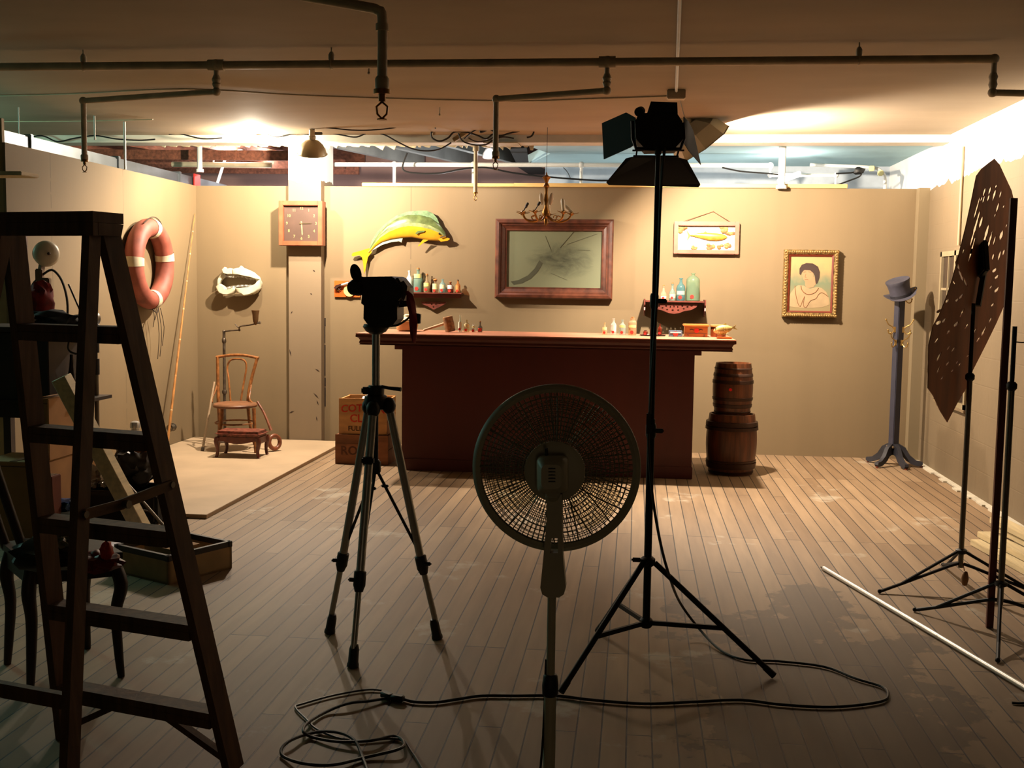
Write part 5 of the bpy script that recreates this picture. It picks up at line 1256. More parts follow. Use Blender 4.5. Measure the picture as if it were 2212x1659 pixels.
o = MB(); A_ = [(876, 629, 882, 628), (878, 640, 891, 636), (878, 655, 897, 655), (883, 675, 899, 672), (884, 700, 901, 695), (886, 722, 900, 720), (891, 738, 898, 741)]
rs = []
for i, (a0, b0, a1, b1) in enumerate(A_):
    p = tY(a0, b0, -.11+.008*sin(i*2)); q = tY(a1, b1, -.10-.008*sin(i*1.7)); m_ = (p+q)/2+V((0, -.012, 0))
    rs.append([p, m_, q, q+V((0, .003, 0)), m_+V((0, .004, 0)), p+V((0, .003, 0))])
o.loft(rs); tag(o.obj('red_ribbon', redc, None), 'dark red cloth ribbon tied to the camcorder and hanging over the bar edge', 'ribbon')

# ------------------------------------------------------------------ studio light stand
f3 = [atZ(1211, 1502), atZ(1672, 1466), atZ(1291, 1368)]
LYc = 4.42
lc = atY(1397, 1300, LYc); lx = lc.x
T = thing('light_stand', 'tall black light stand with spread legs carrying the studio light', 'light stand', (lx, LYc, 0))
def zL(py): return atY(1400, py, LYc).z
def pL(py): return V((lx, LYc, zL(py)))
MB().cyl(pL(1350), pL(905), .0155, n=14).obj('lower_tube', black, T)
MB().cyl(pL(940), pL(640), .0125, n=14).obj('middle_tube', black, T)
MB().cyl(pL(660), pL(325), .0095, n=12).obj('upper_tube', black, T)
for py, r in ((930, .021), (650, .017)): MB().lathe([(r*.8, -.03), (r, -.02), (r, .02), (r*.8, .03)], pL(py)).box(pL(py)+V((.03, 0, 0)), (.04, .012, .018), None, .004).obj('stand_clamp', blackp, T)
MB().lathe([(.018, -.02), (.03, -.01), (.03, .012), (.02, .02)], pL(1213)).box(pL(1209)+V((-.045, -.01, 0)), (.04, .015, .018), None, .005).obj('top_collar', black, T)
MB().lathe([(.018, -.02), (.026, -.01), (.026, .012), (.018, .02)], pL(1345)).obj('bottom_collar', black, T)
for ft in f3:
    s_ = pL(1215); d = (ft-s_); st_ = V((d.x, d.y, 0)).normalized()*.028; ft = ft+V((0, 0, .012))
    MB().cyl(s_+st_, ft, .0115, n=10).lathe([(.013, -.05), (.014, 0)], ft, d).obj('leg', black, T)
    mid = s_+st_+(ft-s_-st_)*.58; MB().beam(pL(1345)+st_*.8, mid, .012, .018).obj('leg_brace', black, T)
# studio light head
SY = LYc
def S(px, py, dy=0): return atY(px, py, SY+dy)
T = thing('studio_light', 'black studio light with open barn doors seen from behind on the stand', 'studio light', pL(322))
o = MB(); o.prism([S(1372, 262), S(1380, 244), S(1462, 244), S(1474, 262), S(1476, 300), S(1460, 318), S(1392, 320), S(1374, 300)], (0, .2, 0)); o.obj('lamp_housing', black, T, True, 25)
o = MB(); o.prism([S(1398, 244), S(1406, 219), S(1463, 221), S(1464, 246)], (0, .14, 0)); o.obj('vent_box', black, T, True, 25)
MB().tube([S(1366, 262, .08), S(1367, 300, .06), S(1374, 321, .02), S(1420, 323, .0), S(1470, 322, .02), S(1478, 300, .06), S(1476, 266, .08)], .007, 8).obj('yoke', black, T)
MB().cyl(S(1380, 242, .02), S(1384, 240, .06), .018, .018, 16).obj('tilt_knob', blackp, T)
MB().cyl(pL(334), pL(316), .013).obj('spigot', black, T)
def door(pts, d, name='barn_door'): return MB().prism(pts, d).obj(name, black, T)
door([S(1372, 254, .14), S(1352, 243, .18), S(1300, 266, .3), S(1304, 344, .3), S(1362, 318, .18), S(1373, 310, .14)], (.003, .003, 0))
door([S(1476, 252, .14), S(1486, 262, .2), S(1496, 282, .28), S(1513, 356, .36), S(1487, 326, .26), S(1478, 312, .14)], (.003, .003, 0))
o = MB(); o.prism([S(1368, 338, .14), S(1466, 340, .14), S(1484, 345, .2), S(1513, 398, .34), S(1509, 403, .35), S(1315, 398, .35), S(1310, 393, .34), S(1352, 342, .2)], (0, .003, -.003)); o.obj('barn_door', black, T)
MB().beam(S(1366, 325, .12), S(1478, 325, .12), .012, .006).beam(S(1368, 337, .14), S(1466, 338, .14), .012, .006).beam(S(1376, 325, .12), S(1374, 337, .14), .006, .006).beam(S(1466, 325, .12), S(1462, 338, .14), .006, .006).obj('door_hinge', black, T)
# stand cable running down and looping over the floor
cpt = [S(1436, 318, -.01), S(1427, 420, -.02), S(1419, 640, -.02), S(1408, 800, -.02), S(1403, 905, -.03), S(1401, 960, -.03), S(1408, 1060, -.03), S(1424, 1160, -.05), S(1443, 1235, -.06)]
fl = [(1468, 1300), (1512, 1360), (1558, 1405), (1610, 1425), (1680, 1428), (1780, 1440), (1850, 1466), (1905, 1483), (1918, 1500), (1900, 1516), (1800, 1527), (1690, 1522), (1600, 1512), (1500, 1516), (1390, 1520), (1280, 1512), (1200, 1503), (1110, 1503), (1040, 1503), (990, 1510), (940, 1517), (895, 1516), (870, 1510)]
P = cpt+[atZ(px, py, .10 if i == 0 else (.04 if i == 1 else .008)) for i, (px, py) in enumerate(fl)]
P[len(cpt)] = atZ(1468, 1300, .16)
T = thing('light_cable', 'long black power cable dropping from the studio light and looping over the floor', 'cable', atZ(1900, 1500))
MB().tube(P, .0058, 7, False, 5).obj('cable_run', cableb, T)
MB().beam(atZ(872, 1510, .015), atZ(846, 1506, .015), .03, .024, bev=.005).obj('socket_end', blackp, T)
q = S(1401, 915, -.03); MB().box(q, (.018, .02, .09), None, .006).obj('inline_switch', blackp, T)
T = thing('extension_cord', 'dark extension cord coiled on the floor at bottom left of the fan', 'cord', atZ(750, 1600))
c_ = [(846, 1506), (800, 1514), (750, 1520), (700, 1540), (664, 1562), (655, 1580), (675, 1592), (730, 1602), (800, 1600), (850, 1590), (872, 1602), (862, 1618), (790, 1636), (720, 1652), (660, 1650), (615, 1636), (608, 1618), (630, 1598), (680, 1582), (730, 1582), (765, 1598), (782, 1632), (800, 1680)]
MB().tube([atZ(px, py, .008+.006*(i % 3)) for i, (px, py) in enumerate(c_)], .0055, 7, False, 5).obj('coiled_cord', cableb, T)
MB().beam(atZ(846, 1506, .014), atZ(826, 1498, .014), .028, .022, bev=.004).obj('plug', blackp, T)
T2 = tag(MB().tube([atZ(px, py, .007) for px, py in ((824, 1491), (790, 1490), (720, 1502), (655, 1520), (638, 1528), (660, 1552), (690, 1578), (760, 1600), (860, 1596), (890, 1625), (915, 1665))], .004, 6, False, 5).obj('thin_cord', mat('grey_thin_cord', (60, 55, 48), .5), None), 'thin grey cord crossing the coiled extension cord', 'cord')

# ------------------------------------------------------------------ pedestal fan
FYc = 2.95
fc = atY(1201, 1012, FYc); kf = ppm(FYc)
T = thing('pedestal_fan', 'grey plastic pedestal fan seen from behind in the middle foreground', 'fan', (fc.x, FYc-.08, 0))
fpl = mat('grey_fan_plastic', (205, 196, 168), .5, 0, .06, 8)
fwire = mat('fan_wire', (150, 138, 108), .4, .2, .05)
ax = V((0.0, 1, .0)).normalized()
Ro_ = 184*kf; th = 17*kf
o = MB(); x, y, a_ = frame_of(ax)
o.torus(fc, Ro_-.5*th, .004, ax, 96, 6)
o.lathe([(Ro_-th, -.004), (Ro_-th*.5, -.012), (Ro_, -.004), (Ro_+.001, .014), (Ro_-th*.5, .02), (Ro_-th, .014)], fc, ax, 96, False)
bmr = o.obj('rim', fpl, T, True, 60)
def cage(dy, bulge, nm):
    o = MB(); R1 = Ro_-th; R0 = 60*kf
    def pz(r): return fc+ax*(dy+bulge*(1-(r/R1)**2))
    for i in range(11):
        r = R0+(R1-R0)*i/11
        o.tube([pz(r)+(x*cos(2*pi*j/72)+y*sin(2*pi*j/72))*r for j in range(72)], .0011, 4, True)
    for j in range(84 if nm == 'rear_grille' else 90):
        t = 2*pi*j/(84 if nm == 'rear_grille' else 90); e = x*cos(t)+y*sin(t)
        sw = .05 if nm == 'rear_grille' else -.05
        pts = []
        for i in range(6):
            r = R0*.9+(R1-R0*.9)*i/5; t2 = t+sw*(1-i/5); pts.append(pz(r)+(x*cos(t2)+y*sin(t2))*r)
        o.tube(pts, .0011 if j % 7 else .002, 4)
    return o.obj(nm, fwire, T)
cage(-.008, -.045, 'rear_grille'); cage(.012, .06, 'front_grille')
MB().lathe([(0, -.058), (55*kf, -.058), (65*kf, -.052), (66*kf, -.044), (60*kf, -.042), (0, -.044)], fc, ax, 48, False).obj('grille_plate', fpl, T)
MB().lathe([(0, .078), (.04, .076), (.05, .06)], fc, ax, 32, False).obj('front_badge', fpl, T)
bl = glassmat('clear_blade_plastic', (225, 220, 200), .07, .2)
for i in range(3):
    o = MB(); t0 = radians(90+120*i); rs = []
    for j in range(9):
        r = .03+(Ro_*.86-.03)*j/8; w = .35+.25*sin(pi*j/8); a0 = t0+.25*j/8
        e0 = x*cos(a0-w)+y*sin(a0-w); e1 = x*cos(a0+w)+y*sin(a0+w); em = x*cos(a0)+y*sin(a0)
        p0 = fc+e0*r+ax*.008; p1 = fc+e1*r+ax*.034; pm_ = fc+em*r+ax*.018
        rs.append([p0, pm_, p1, p1+ax*.0015, pm_+ax*.0015, p0+ax*.0015])
    o.loft(rs).obj('blade', bl, T)
mc = atY(1194, 1026, FYc)
def Mh(px, py, dy): return atY(px, py, FYc+dy)
o = MB()
def rrect(px, py, w, h, dy, n=5, r=12):
    pts = []
    for cx_, cy_, a0 in ((px+w-r, py+h-r, 0), (px-w+r, py+h-r, 90), (px-w+r, py-h+r, 180), (px+w-r, py-h+r, 270)):
        for i in range(n): t = radians(a0+90*i/(n-1)); pts.append(Mh(cx_+r*cos(t), cy_+r*sin(t), dy))
    return pts
o.loft([rrect(1194, 1024, 34, 40, -.05), rrect(1193, 1025, 34, 40, -.12), rrect(1192, 1027, 30, 36, -.17), rrect(1191, 1030, 22, 26, -.19)]).obj('motor_housing', fpl, T, True, 50)
o = MB()
for i in range(5): 
    yy = 1012+i*7; o.tube([Mh(1167, yy+6, -.178), Mh(1180, yy+1, -.186), Mh(1192, yy, -.19), Mh(1205, yy+1, -.186), Mh(1217, yy+6, -.178)], .0022, 5, False, 2)
o.obj('vent_slots', blackp, bpy.data.objects['motor_housing'])
MB().cyl(Mh(1181, 984, -.13), Mh(1180, 968, -.13), .004).obj('oscillation_knob', blackp, bpy.data.objects['motor_housing'])
# neck: flat tapering upright with a slot
nY = -.10
MB().holed([Mh(1180, 1068, nY), Mh(1214, 1068, nY), Mh(1214, 1130, nY), Mh(1216, 1200, nY), Mh(1222, 1270, nY), Mh(1218, 1284, nY), Mh(1208, 1291, nY), Mh(1183, 1291, nY), Mh(1171, 1284, nY), Mh(1167, 1270, nY), Mh(1174, 1200, nY), Mh(1180, 1130, nY)],
    [[Mh(1190, 1163, nY), Mh(1205, 1163, nY), Mh(1205, 1195, nY), Mh(1188, 1195, nY)]], (0, .04, 0)).obj('neck', fpl, T, True, 30)
MB().cyl(Mh(1194, 1060, -.12), Mh(1194, 1078, -.06), .02).obj('tilt_joint', fpl, T)
px0 = Mh(1192, 1290, -.08)
zc2_ = Mh(1190, 1480, -.08).z
MB().cyl((px0.x, px0.y, zc2_), (px0.x, px0.y, px0.z+.03), .0115, n=16).obj('upper_pole', fpl, T)
MB().lathe([(.016, -.03), (.021, -.024), (.022, .0), (.019, .026), (.015, .03)], (px0.x, px0.y, zc2_), n=18).obj('pole_collar', blackp, T)
MB().cyl((px0.x, px0.y, .03), (px0.x, px0.y, zc2_-.02), .0165, n=16).obj('lower_pole', fpl, T)
MB().lathe([(.2, 0.001), (.2, .015), (.17, .028), (.04, .045), (.02, .06)], (px0.x, px0.y, 0), n=36).obj('base', fpl, T)
MB().tube([(px0.x-.012, px0.y, zc2_+.07), (px0.x-.03, px0.y-.02, .2), (px0.x-.13, px0.y-.1, .0075), (px0.x-.3, px0.y-.35, .0075)], .0035, 6, False, 5).obj('power_cord', cableb, T)
# ------------------------------------------------------------------ step ladder
ph = radians(15); tt = V((-cos(ph), sin(ph), 0)); ss = V((sin(ph), cos(ph), 0))
LT = 1.73
cr = atZ(200, 454, LT)                    # near right top corner of the cap
C1 = atZ(505, 1664, 0)                    # foot of far right rail
T = thing('step_ladder', 'old dark wooden step ladder standing open at the left edge of the picture', 'ladder', (cr.x-.2, cr.y+.1, 0))
MB().prism([cr-V((0, 0, .032)), cr+ss*.125-V((0, 0, .032)), cr+ss*.125+tt*.46-V((0, 0, .032)), cr+tt*.46-V((0, 0, .032))], (0, 0, .03)).obj('top_cap', darkwood, T)
MB().prism([cr-V((0, 0, .033)), cr-V((0, 0, .07)), cr+tt*.46-V((0, 0, .07)), cr+tt*.46-V((0, 0, .033))], ss*.02).prism([cr+ss*.022-V((0, 0, .033)), cr+ss*.125-V((0, 0, .033)), cr+ss*.115-V((0, 0, .068)), cr+ss*.022-V((0, 0, .068))], tt*.02).obj('cap_apron', darkwood, T)
fr_t = cr+ss*.095+tt*.035-V((0, 0, .045)); fl_t = fr_t+tt*.355
fl_b = C1+tt*.67
rails = []
for p, q in ((fr_t, C1), (fl_t, fl_b)):
    MB().beam(p, V((q.x, q.y, 0.002)), .028, .072, ss).obj('front_rail', darkwood, T)
nr_t = cr+ss*.035+tt*.035-V((0, 0, .045)); nl_t = nr_t+tt*.32
nb = C1-ss*.80+tt*.0
tgt = atZ(140, 1890, 0); nb = tgt
nlb = nb+tt*.66
for p, q in ((nr_t, nb), (nl_t, nlb)):
    MB().beam(p, V((q.x, q.y, 0.002)), .028, .045, ss).obj('rear_rail', darkwood, T)
def on(p, q, z): t = (p.z-z)/(p.z-q.z); return p.lerp(q, t)
for py in (707, 937, 1147, 1345, 1537):
    # tread height from where it meets the right rail
    best = None
    for k in range(200):
        z = 1.6-k*.008; w_ = on(fr_t, C1, z); d = w_-EYE; kk = d.dot(fw); yy = H_/2-FOC*d.dot(up)/kk
        if best is None or abs(yy-py) < best[0]: best = (abs(yy-py), z)
    z = best[1]; a = on(fr_t, C1, z)+tt*.014; b_ = on(fl_t, fl_b, z)-tt*.014
    MB().prism([a-ss*.034, b_-ss*.034, b_+ss*.036, a+ss*.036], (0, 0, -.022)).prism([a-ss*.034-V((0, 0, .023)), b_-ss*.034-V((0, 0, .023)), b_-ss*.034-V((0, 0, .05)), a-ss*.034-V((0, 0, .05))], ss*.018).obj('tread', darkwood, T)
    zl_ = z
a = on(fr_t, C1, zl_-.05)+tt*.014; b_ = on(fl_t, fl_b, zl_-.05)-tt*.014
for s_, e_, f_ in ((.33, .0, C1), (.66, 1.0, fl_b)):
    q = on(fr_t, C1, .04)+tt*.02 if e_ == 0 else on(fl_t, fl_b, .04)-tt*.02
    MB().beam(a.lerp(b_, s_), q, .02, .028, ss).obj('foot_brace', darkwood, T)
for z in (.42,):
    a = on(nr_t, nb, z)+tt*.014; b_ = on(nl_t, nlb, z)-tt*.014
    MB().beam(a, b_, .022, .04 if z < .5 else .03, (0, 0, 1)).obj('rear_rung', darkwood, T)
def at_y(p, q, py):
    best = None
    for k in range(400):
        w_ = p.lerp(q, k/400); d = w_-EYE; yy = H_/2-FOC*d.dot(up)/d.dot(fw)
        if best is None or abs(yy-py) < best[0]: best = (abs(yy-py), w_)
    return best[1]
sa = at_y(nr_t, nb, 1110)-tt*.018; sb = at_y(fr_t, C1, 1045)-tt*.018; sm2 = sa.lerp(sb, .42)+V((0, 0, -.008))
MB().beam(sa, sm2, .006, .03, (0, 0, 1)).beam(sm2-ss*.015, sb, .006, .03, (0, 0, 1)).obj('spreader_bar', wood('spreader_wood', (120, 84, 48), .7, 'Y'), T)
MB().cyl(sm2-tt*.02, sm2+tt*.012, .012, n=12).cyl(sa-tt*.006, sa+tt*.01, .01, n=10).cyl(sb-tt*.006, sb+tt*.01, .01, n=10).obj('hinge_bolt', steelm, T)

# ------------------------------------------------------------------ perforated cut-out board on its stand
RC = atZ(2072, 1275, 0); RC = V((RC.x, RC.y, 0))
rd = V((.52, .854, 0)); rn_ = V((.854, -.52, 0)); RP = V((RC.x, RC.y, 1.5))-rn_*.05
def RB(px, py): return atP(px, py, RP, rn_)
outl = [(2147, 343), (2158, 356), (2170, 382), (2184, 412), (2192, 448), (2190, 560), (2182, 620), (2172, 650), (2150, 700), (2128, 745), (2100, 800), (2092, 828), (2068, 868), (2045, 912), (2030, 888), (2015, 855), (2003, 838), (2004, 790), (2005, 745), (2014, 705), (2028, 680), (2044, 640), (2057, 600), (2070, 550), (2085, 490), (2098, 430), (2104, 400), (2108, 380), (2120, 364), (2135, 352)]
T = thing('cutout_panel', 'tall brown lozenge shaped light panel with many cut slits at the right edge', 'panel', RP)
slits = [(2109, 450, 22, 1.8), (2105, 494, 34, 2.4), (2098, 540, 24, 2), (2125, 415, 9, 2), (2124, 430, 8, 2), (2137, 412, 8, 1.8), (2134, 428, 7, 1.8), (2147, 420, 13, 2.4), (2150, 405, 6, 1.6), (2160, 420, 7, 2), (2154, 448, 10, 2), (2167, 446, 3, 1.4), (2119, 430, 5, 1.4), (2118, 480, 11, 2.4), (2128, 510, 22, 2.8), (2137, 520, 18, 2.2), (2147, 520, 10, 1.8), (2162, 508, 9, 2.8), (2173, 488, 4, 1.4), (2144, 555, 6, 2), (2158, 552, 9, 2), (2167, 545, 6, 2), (2080, 543, 6, 1.6), (2068, 575, 9, 2.2), (2075, 596, 11, 2.6), (2084, 610, 8, 1.8), (2060, 611, 4, 2), (2147, 584, 4, 3.2), (2152, 598, 4, 3.4), (2152, 626, 5, 3.2), (2139, 620, 3, 1.8), (2143, 658, 3.5, 2.6), (2075, 640, 5, 3.2), (2066, 648, 3, 2.8), (2045, 650, 3.5, 3), (2027, 672, 3.5, 2.6), (2026, 697, 4, 4.2), (2038, 692, 4, 3.2), (2064, 700, 5, 3.4), (2077, 675, 8, 2), (2047, 717, 4, 2.2), (2022, 735, 5, 2.4), (2048, 750, 5, 1.6), (2058, 754, 5, 1.6), (2027, 770, 9, 2), (2046, 784, 5, 1.5), (2056, 800, 3, 1.3), (2026, 798, 7, 1.5), (2034, 815, 4, 1.3), (2066, 782, 3, 1.4), (2072, 786, 4, 1.3), (2138, 691, 6, 1.6), (2124, 715, 9, 2.2), (2112, 733, 5, 1.4), (2105, 714, 6, 1.5), (2087, 704, 5, 1.5), (2089, 768, 3, 1.3), (2148, 466, 4, 1.5)]
hol = []; rn = random.Random(31)
for px, py, hl, hw in slits:
    sl = -.30 if py < 560 else -.45
    if px < 2090 and 560 < py < 620: sl = .45
    L_ = []; k = 4
    for i in range(k): t = -1+2*i/(k); L_.append((px+sl*hl*-t*-1*-1+hw*(.5+.5*rn.random()), py+hl*t))
    L_.append((px+sl*hl*-1*-1*-1 if False else px+sl*hl, py+hl))
    for i in range(k): t = 1-2*(i+.5)/k; L_.append((px+sl*hl*t-hw*(.5+.5*rn.random()), py+hl*t))
    pts = []
    for i, (x, y) in enumerate(L_): pts.append((x, y))
    hol.append(pts)
def slitpoly(px, py, hl, hw, sl, seed):
    r = random.Random(seed); n = max(3, int(hl/3)); Lp = []; Rp = []
    for i in range(n+1):
        t = -1+2*i/n; cx = px+sl*hl*t; cy = py+hl*t; w = 2.3*hw*sqrt(max(.08, 1-t*t))*(.6+.5*r.random())
        Lp.append((cx-w*.55, cy)); Rp.append((cx+w*.55, cy))
    return Rp+Lp[::-1]
hol = []
for i, (px, py, hl, hw) in enumerate(slits):
    sl = -.28 if py < 560 else -.5
    if px < 2090 and 560 < py < 620: sl = .4
    if hl < 6: sl *= 1.4
    hol.append([RB(x, y) for x, y in slitpoly(px, py, hl*1.15, hw, sl, i)])
pm_ = mat('brown_hardboard', (196, 112, 62), .6, 0, .25, 8, 0, (1, 1, .3))
MB().holed([RB(x, y) for x, y in outl], hol, rn_*.004).obj('slit_panel', pm_, T, False)
MB().box(RB(2110, 560)+rn_*.03, (.03, .12, .17), Matrix.Rotation(radians(-20), 3, 'X'), .008).obj('grip_head', blackp, T)
MB().beam(RB(2112, 590)+rn_*.03, RB(2100, 660)+rn_*.03, .025, .02).obj('grip_arm', blackp, T)
def stand(C_, top_px, top_py, col_py, feet_, lab, names='panel_stand', r=.012, base_py=None, m_=steelm):
    T = thing(names, lab, 'stand', C_)
    def zz(py): return atY(top_px, py, C_.y).z
    zt_ = zz(top_py); zc_ = zz(col_py); zb_ = .05
    MB().cyl(V((C_.x, C_.y, .12)), V((C_.x, C_.y, zc_+.9)), r*1.15, n=12).obj('lower_tube', m_, T)
    MB().cyl(V((C_.x, C_.y, zc_+.88)), V((C_.x, C_.y, zt_)), r*.85, n=12).obj('upper_tube', black, T)
    MB().lathe([(r*1.2, -.02), (r*1.9, -.01), (r*1.9, .01), (r*1.2, .02)], V((C_.x, C_.y, zc_+.9))).obj('tube_collar', blackp, T)
    MB().lathe([(r*1.2, -.015), (r*2.3, -.008), (r*2.3, .008), (r*1.2, .015)], V((C_.x, C_.y, zc_))).obj('leg_collar', blackp, T)
    for f in feet_:
        f = V(f); d = V((f.x-C_.x, f.y-C_.y, 0)); dn = d.normalized(); kx = C_+d*.74; kz = .045
        MB().tube([V((C_.x, C_.y, zc_))+dn*.02, V((kx.x, kx.y, kz)), ], .008, 8).tube([V((C_.x, C_.y, .14))+dn*.015, V((C_.x+dn.x*.06, C_.y+dn.y*.06, .13)), V((kx.x, kx.y, kz)), V((f.x, f.y, .010))], .0085, 8).sphere(V((f.x, f.y, .012)), .011).obj('leg', black, T)
    return T
rcol = 1192
stand(RC, 2100, 655, 1192, [atZ(1900, 1282), RC+V((.43, -.20, 0)), RC+V((.05, .5, 0))], 'light stand holding the brown slit panel at right, spread legs on the floor')
C2 = atZ(2157, 1362, 0); C2 = V((C2.x, C2.y, 0))
T = stand(C2, 2190, 705, 1262, [atZ(1976, 1322), atZ(2155, 1432), C2+V((.45, .02, 0))], 'second thin stand at the right edge nearer the camera with spread legs')
q = atY(2186, 738, C2.y); MB().tube([q, q+V((.04, 0, -.003)), q+V((.12, 0, -.001))], .003, 6).obj('side_pin', steelm, T)
s0 = V((C2.x-.03, C2.y+.035, .002)); s1 = atY(2190, 428, C2.y+.05)
tag(MB().beam(s0, s1, .03, .018, (0, 1, 0)).obj('wooden_pole', wood('red_brown_pole', (125, 62, 34), .55, 'Z'), None), 'slim red brown wooden pole standing upright beside the second stand', 'pole')
q = atY(2083, 1240, RC.y); 
T = thing('hanging_tag', 'small tan cloth weight hanging by a cord on the panel stand', 'weight', q)
MB().cyl(q+V((-.005, -.015, .02)), q+V((-.02, 0, .11)), .0025, n=5).obj('cord', corkm, T)
MB().blob(q-V((-.0, .015, .02)), .032, (.6, .5, 1.2), .15, 2, 2).obj('weight_bag', mat('tan_cloth', (150, 110, 70), .8), T)
# aluminium pole on the floor
a = atZ(1777, 1226, .013); b_ = atZ(2275, 1522, .013); d = (b_-a)
T = thing('aluminium_pole', 'long shiny aluminium pole lying on the floor at lower right', 'pole', a)
j = a+d*.60; R_ = .0125
MB().cyl(a+d*.01, j, R_, n=20).obj('pole_section', alu, T)
MB().cyl(j, b_, R_*.93, n=20).obj('pole_section', alu, T)
MB().cyl(a-d.normalized()*.012, a+d*.012, R_*.6, n=12).obj('end_ferrule', steelm, T)
# short black scrap at the right edge on the floor
c_ = [atZ(x, y, .006) for x, y in ((2186, 1518), (2200, 1519), (2235, 1517))]
tag(MB().tube(c_, .005, 6).obj('short_cable', cableb, None), 'short black cable end lying on the floor at the right edge', 'cable')
# lumber pile at right
pine = wood('pale_lumber', (240, 215, 165), .6, 'Y', .15)
for i, (x, y, ln_, z, an, lab) in enumerate(((2.18, 6.95, 1.5, .001, .12, 'lowest pale plank of the lumber pile, nearest the open floor'), (2.30, 7.0, 1.5, .001, .10, 'lowest pale plank of the lumber pile, middle one on the floor'), (2.42, 7.05, 1.4, .001, .06, 'lowest pale plank of the lumber pile beside the wall'), (2.24, 7.0, 1.5, .041, .13, 'second layer pale plank of the lumber pile with a dark groove'), (2.38, 7.15, 1.5, .041, .09, 'second layer pale plank of the lumber pile toward the wall'), (2.36, 7.25, 1.4, .081, .10, 'topmost pale plank of the lumber pile'))):
    R = Matrix.Rotation(an, 3, 'Z')
    tag(MB().box(V((x, y-ln_/2, z+.019)), (.09, ln_, .037), R, .003).obj('lumber_plank', pine, None), lab, 'plank', 'lumber pile by the right wall')

# ------------------------------------------------------------------ clutter behind the ladder
cab = mat('cardboard', (190, 138, 86), .8, 0, .12, 6); dk = mat('dark_stained_wood', (46, 30, 22), .5, 0, .3, 10)
def px2(px, py, Y): return atY(px, py, Y)
SYR = 6.35
xr0 = px2(-90, 700, SYR).x; xr1 = px2(103, 700, SYR).x; xr2 = px2(204, 700, SYR).x; zr = px2(100, 708, SYR).z
T = thing('storage_cabinet', 'dark wooden cabinet with a projecting top board behind the ladder', 'cabinet', ((xr0+xr1)/2, SYR+.25, 0))
MB().lohi((xr0, SYR, zr-.55), (xr1, SYR+.5, zr-.03), .004).obj('cabinet_body', dk, T)
MB().lohi((xr0-.02, SYR-.03, zr-.03), (xr2, SYR+.5, zr), .004).obj('top_board', dk, T)
for x in (xr0+.03, xr1-.03):
    for y in (SYR+.03, SYR+.47): MB().lohi((x-.025, y-.025, .001), (x+.025, y+.025, zr-.55)).obj('leg', dk, T)
MB().sphere(V((xr2+.005, SYR, zr+.005)), .03).obj('round_knob', dk, T)
MB().lohi((xr0-.02, SYR-.02, .78), (px2(165, 790, SYR).x, SYR+.45, .80)).obj('lower_shelf', dk, T)
zk = zr+.001
tag(MB().blob(V((px2(75, 690, SYR).x, SYR+.15, zk+.035)), .13, (1.5, 1, .5), .35, 2.5, 3, 1, zk).obj('cloth_bundle', mat('dark_blue_cloth', (44, 48, 56), .9, 0, .3, 12), None), 'dark crumpled cloth bundle on the storage cabinet behind the ladder', 'cloth')
T = thing('dark_dish', 'dark upturned dish on the storage cabinet behind the cloth bundle', 'dish', V((px2(118, 690, SYR).x, SYR+.3, zk)))
MB().lathe([(.09, 0), (.085, .02), (.06, .055), (.03, .07), (0, .074)], V((px2(118, 690, SYR).x, SYR+.3, zk)), n=26).obj('dish_shell', dk, T)
T = thing('round_clock', 'small round metal alarm clock behind the ladder rail on the cabinet top', 'clock', V((px2(160, 690, SYR).x, SYR+.2, zk)))
MB().cyl(V((px2(160, 690, SYR).x, SYR+.18, zk+.05)), V((px2(160, 690, SYR).x, SYR+.24, zk+.05)), .048, n=28).obj('clock_case', steelm, T)
tag(MB().blob(V((px2(48, 640, SYR).x, SYR+.2, zk+.14)), .095, (.8, .8, 1.4), .4, 3, 3, 5, zk+.0).obj('red_cloth', mat('red_knit', (150, 22, 16), .8, 0, .3, 20), None), 'bright red knitted bundle at left on the storage cabinet', 'cloth')
tag(MB().blob(V((px2(55, 672, SYR).x, SYR+.02, zk+.045)), .035, (1.2, .8, .9), .6, 4, 3, 2, zk).obj('shiny_wrap', chrome, None), 'small shiny metallic wrap in front of the red bundle', 'wrap')
tag(MB().cyl(V((px2(119, 668, SYR).x, SYR+.32, zk+.074)), px2(148, 614, SYR+.34), .0055, n=8).obj('drum_stick', dk, None), 'thin dark stick standing slanted on the storage cabinet', 'stick')
# bell on a stand
by_ = 7.15; bc_ = px2(100, 548, by_)
T = thing('alarm_bell', 'cream round gong bell on a slim stand with trailing wires behind the ladder', 'bell', V((bc_.x-.06, by_, 0)))
bax = V((.72, -.69, 0)).normalized()
MB().lathe([(.0, .05), (.03, .049), (.065, .04), (.083, .02), (.088, 0), (.085, -.01), (.07, -.012), (0, -.012)][::-1], bc_, bax, 32, False).obj('gong', mat('cream_enamel_gong', (225, 212, 184), .4), T)
MB().cyl(bc_-bax*.012, bc_-bax*.07, .075, .07, 28).sphere(bc_+bax*.052, .011).obj('bell_back', mat('dark_bell_back', (60, 36, 28), .5), T)
pb_ = px2(86, 600, by_)
MB().cyl(V((pb_.x-.03, by_, PT+.001)), V((pb_.x, by_, pb_.z)), .014, n=10).lathe([(.12, 0), (.12, .012), (.02, .03)], (pb_.x-.03, by_, PT+.002)).obj('stand_pole', black, T)
MB().beam(pb_, bc_-bax*.05, .03, .03).box(pb_+V((.04, -.02, -.03)), (.09, .04, .06), None, .006).box(pb_+V((-.0, 0, .02)), (.05, .04, .08), None, .006).obj('clamp_bracket', mat('tan_bracket', (120, 88, 55), .5), T)
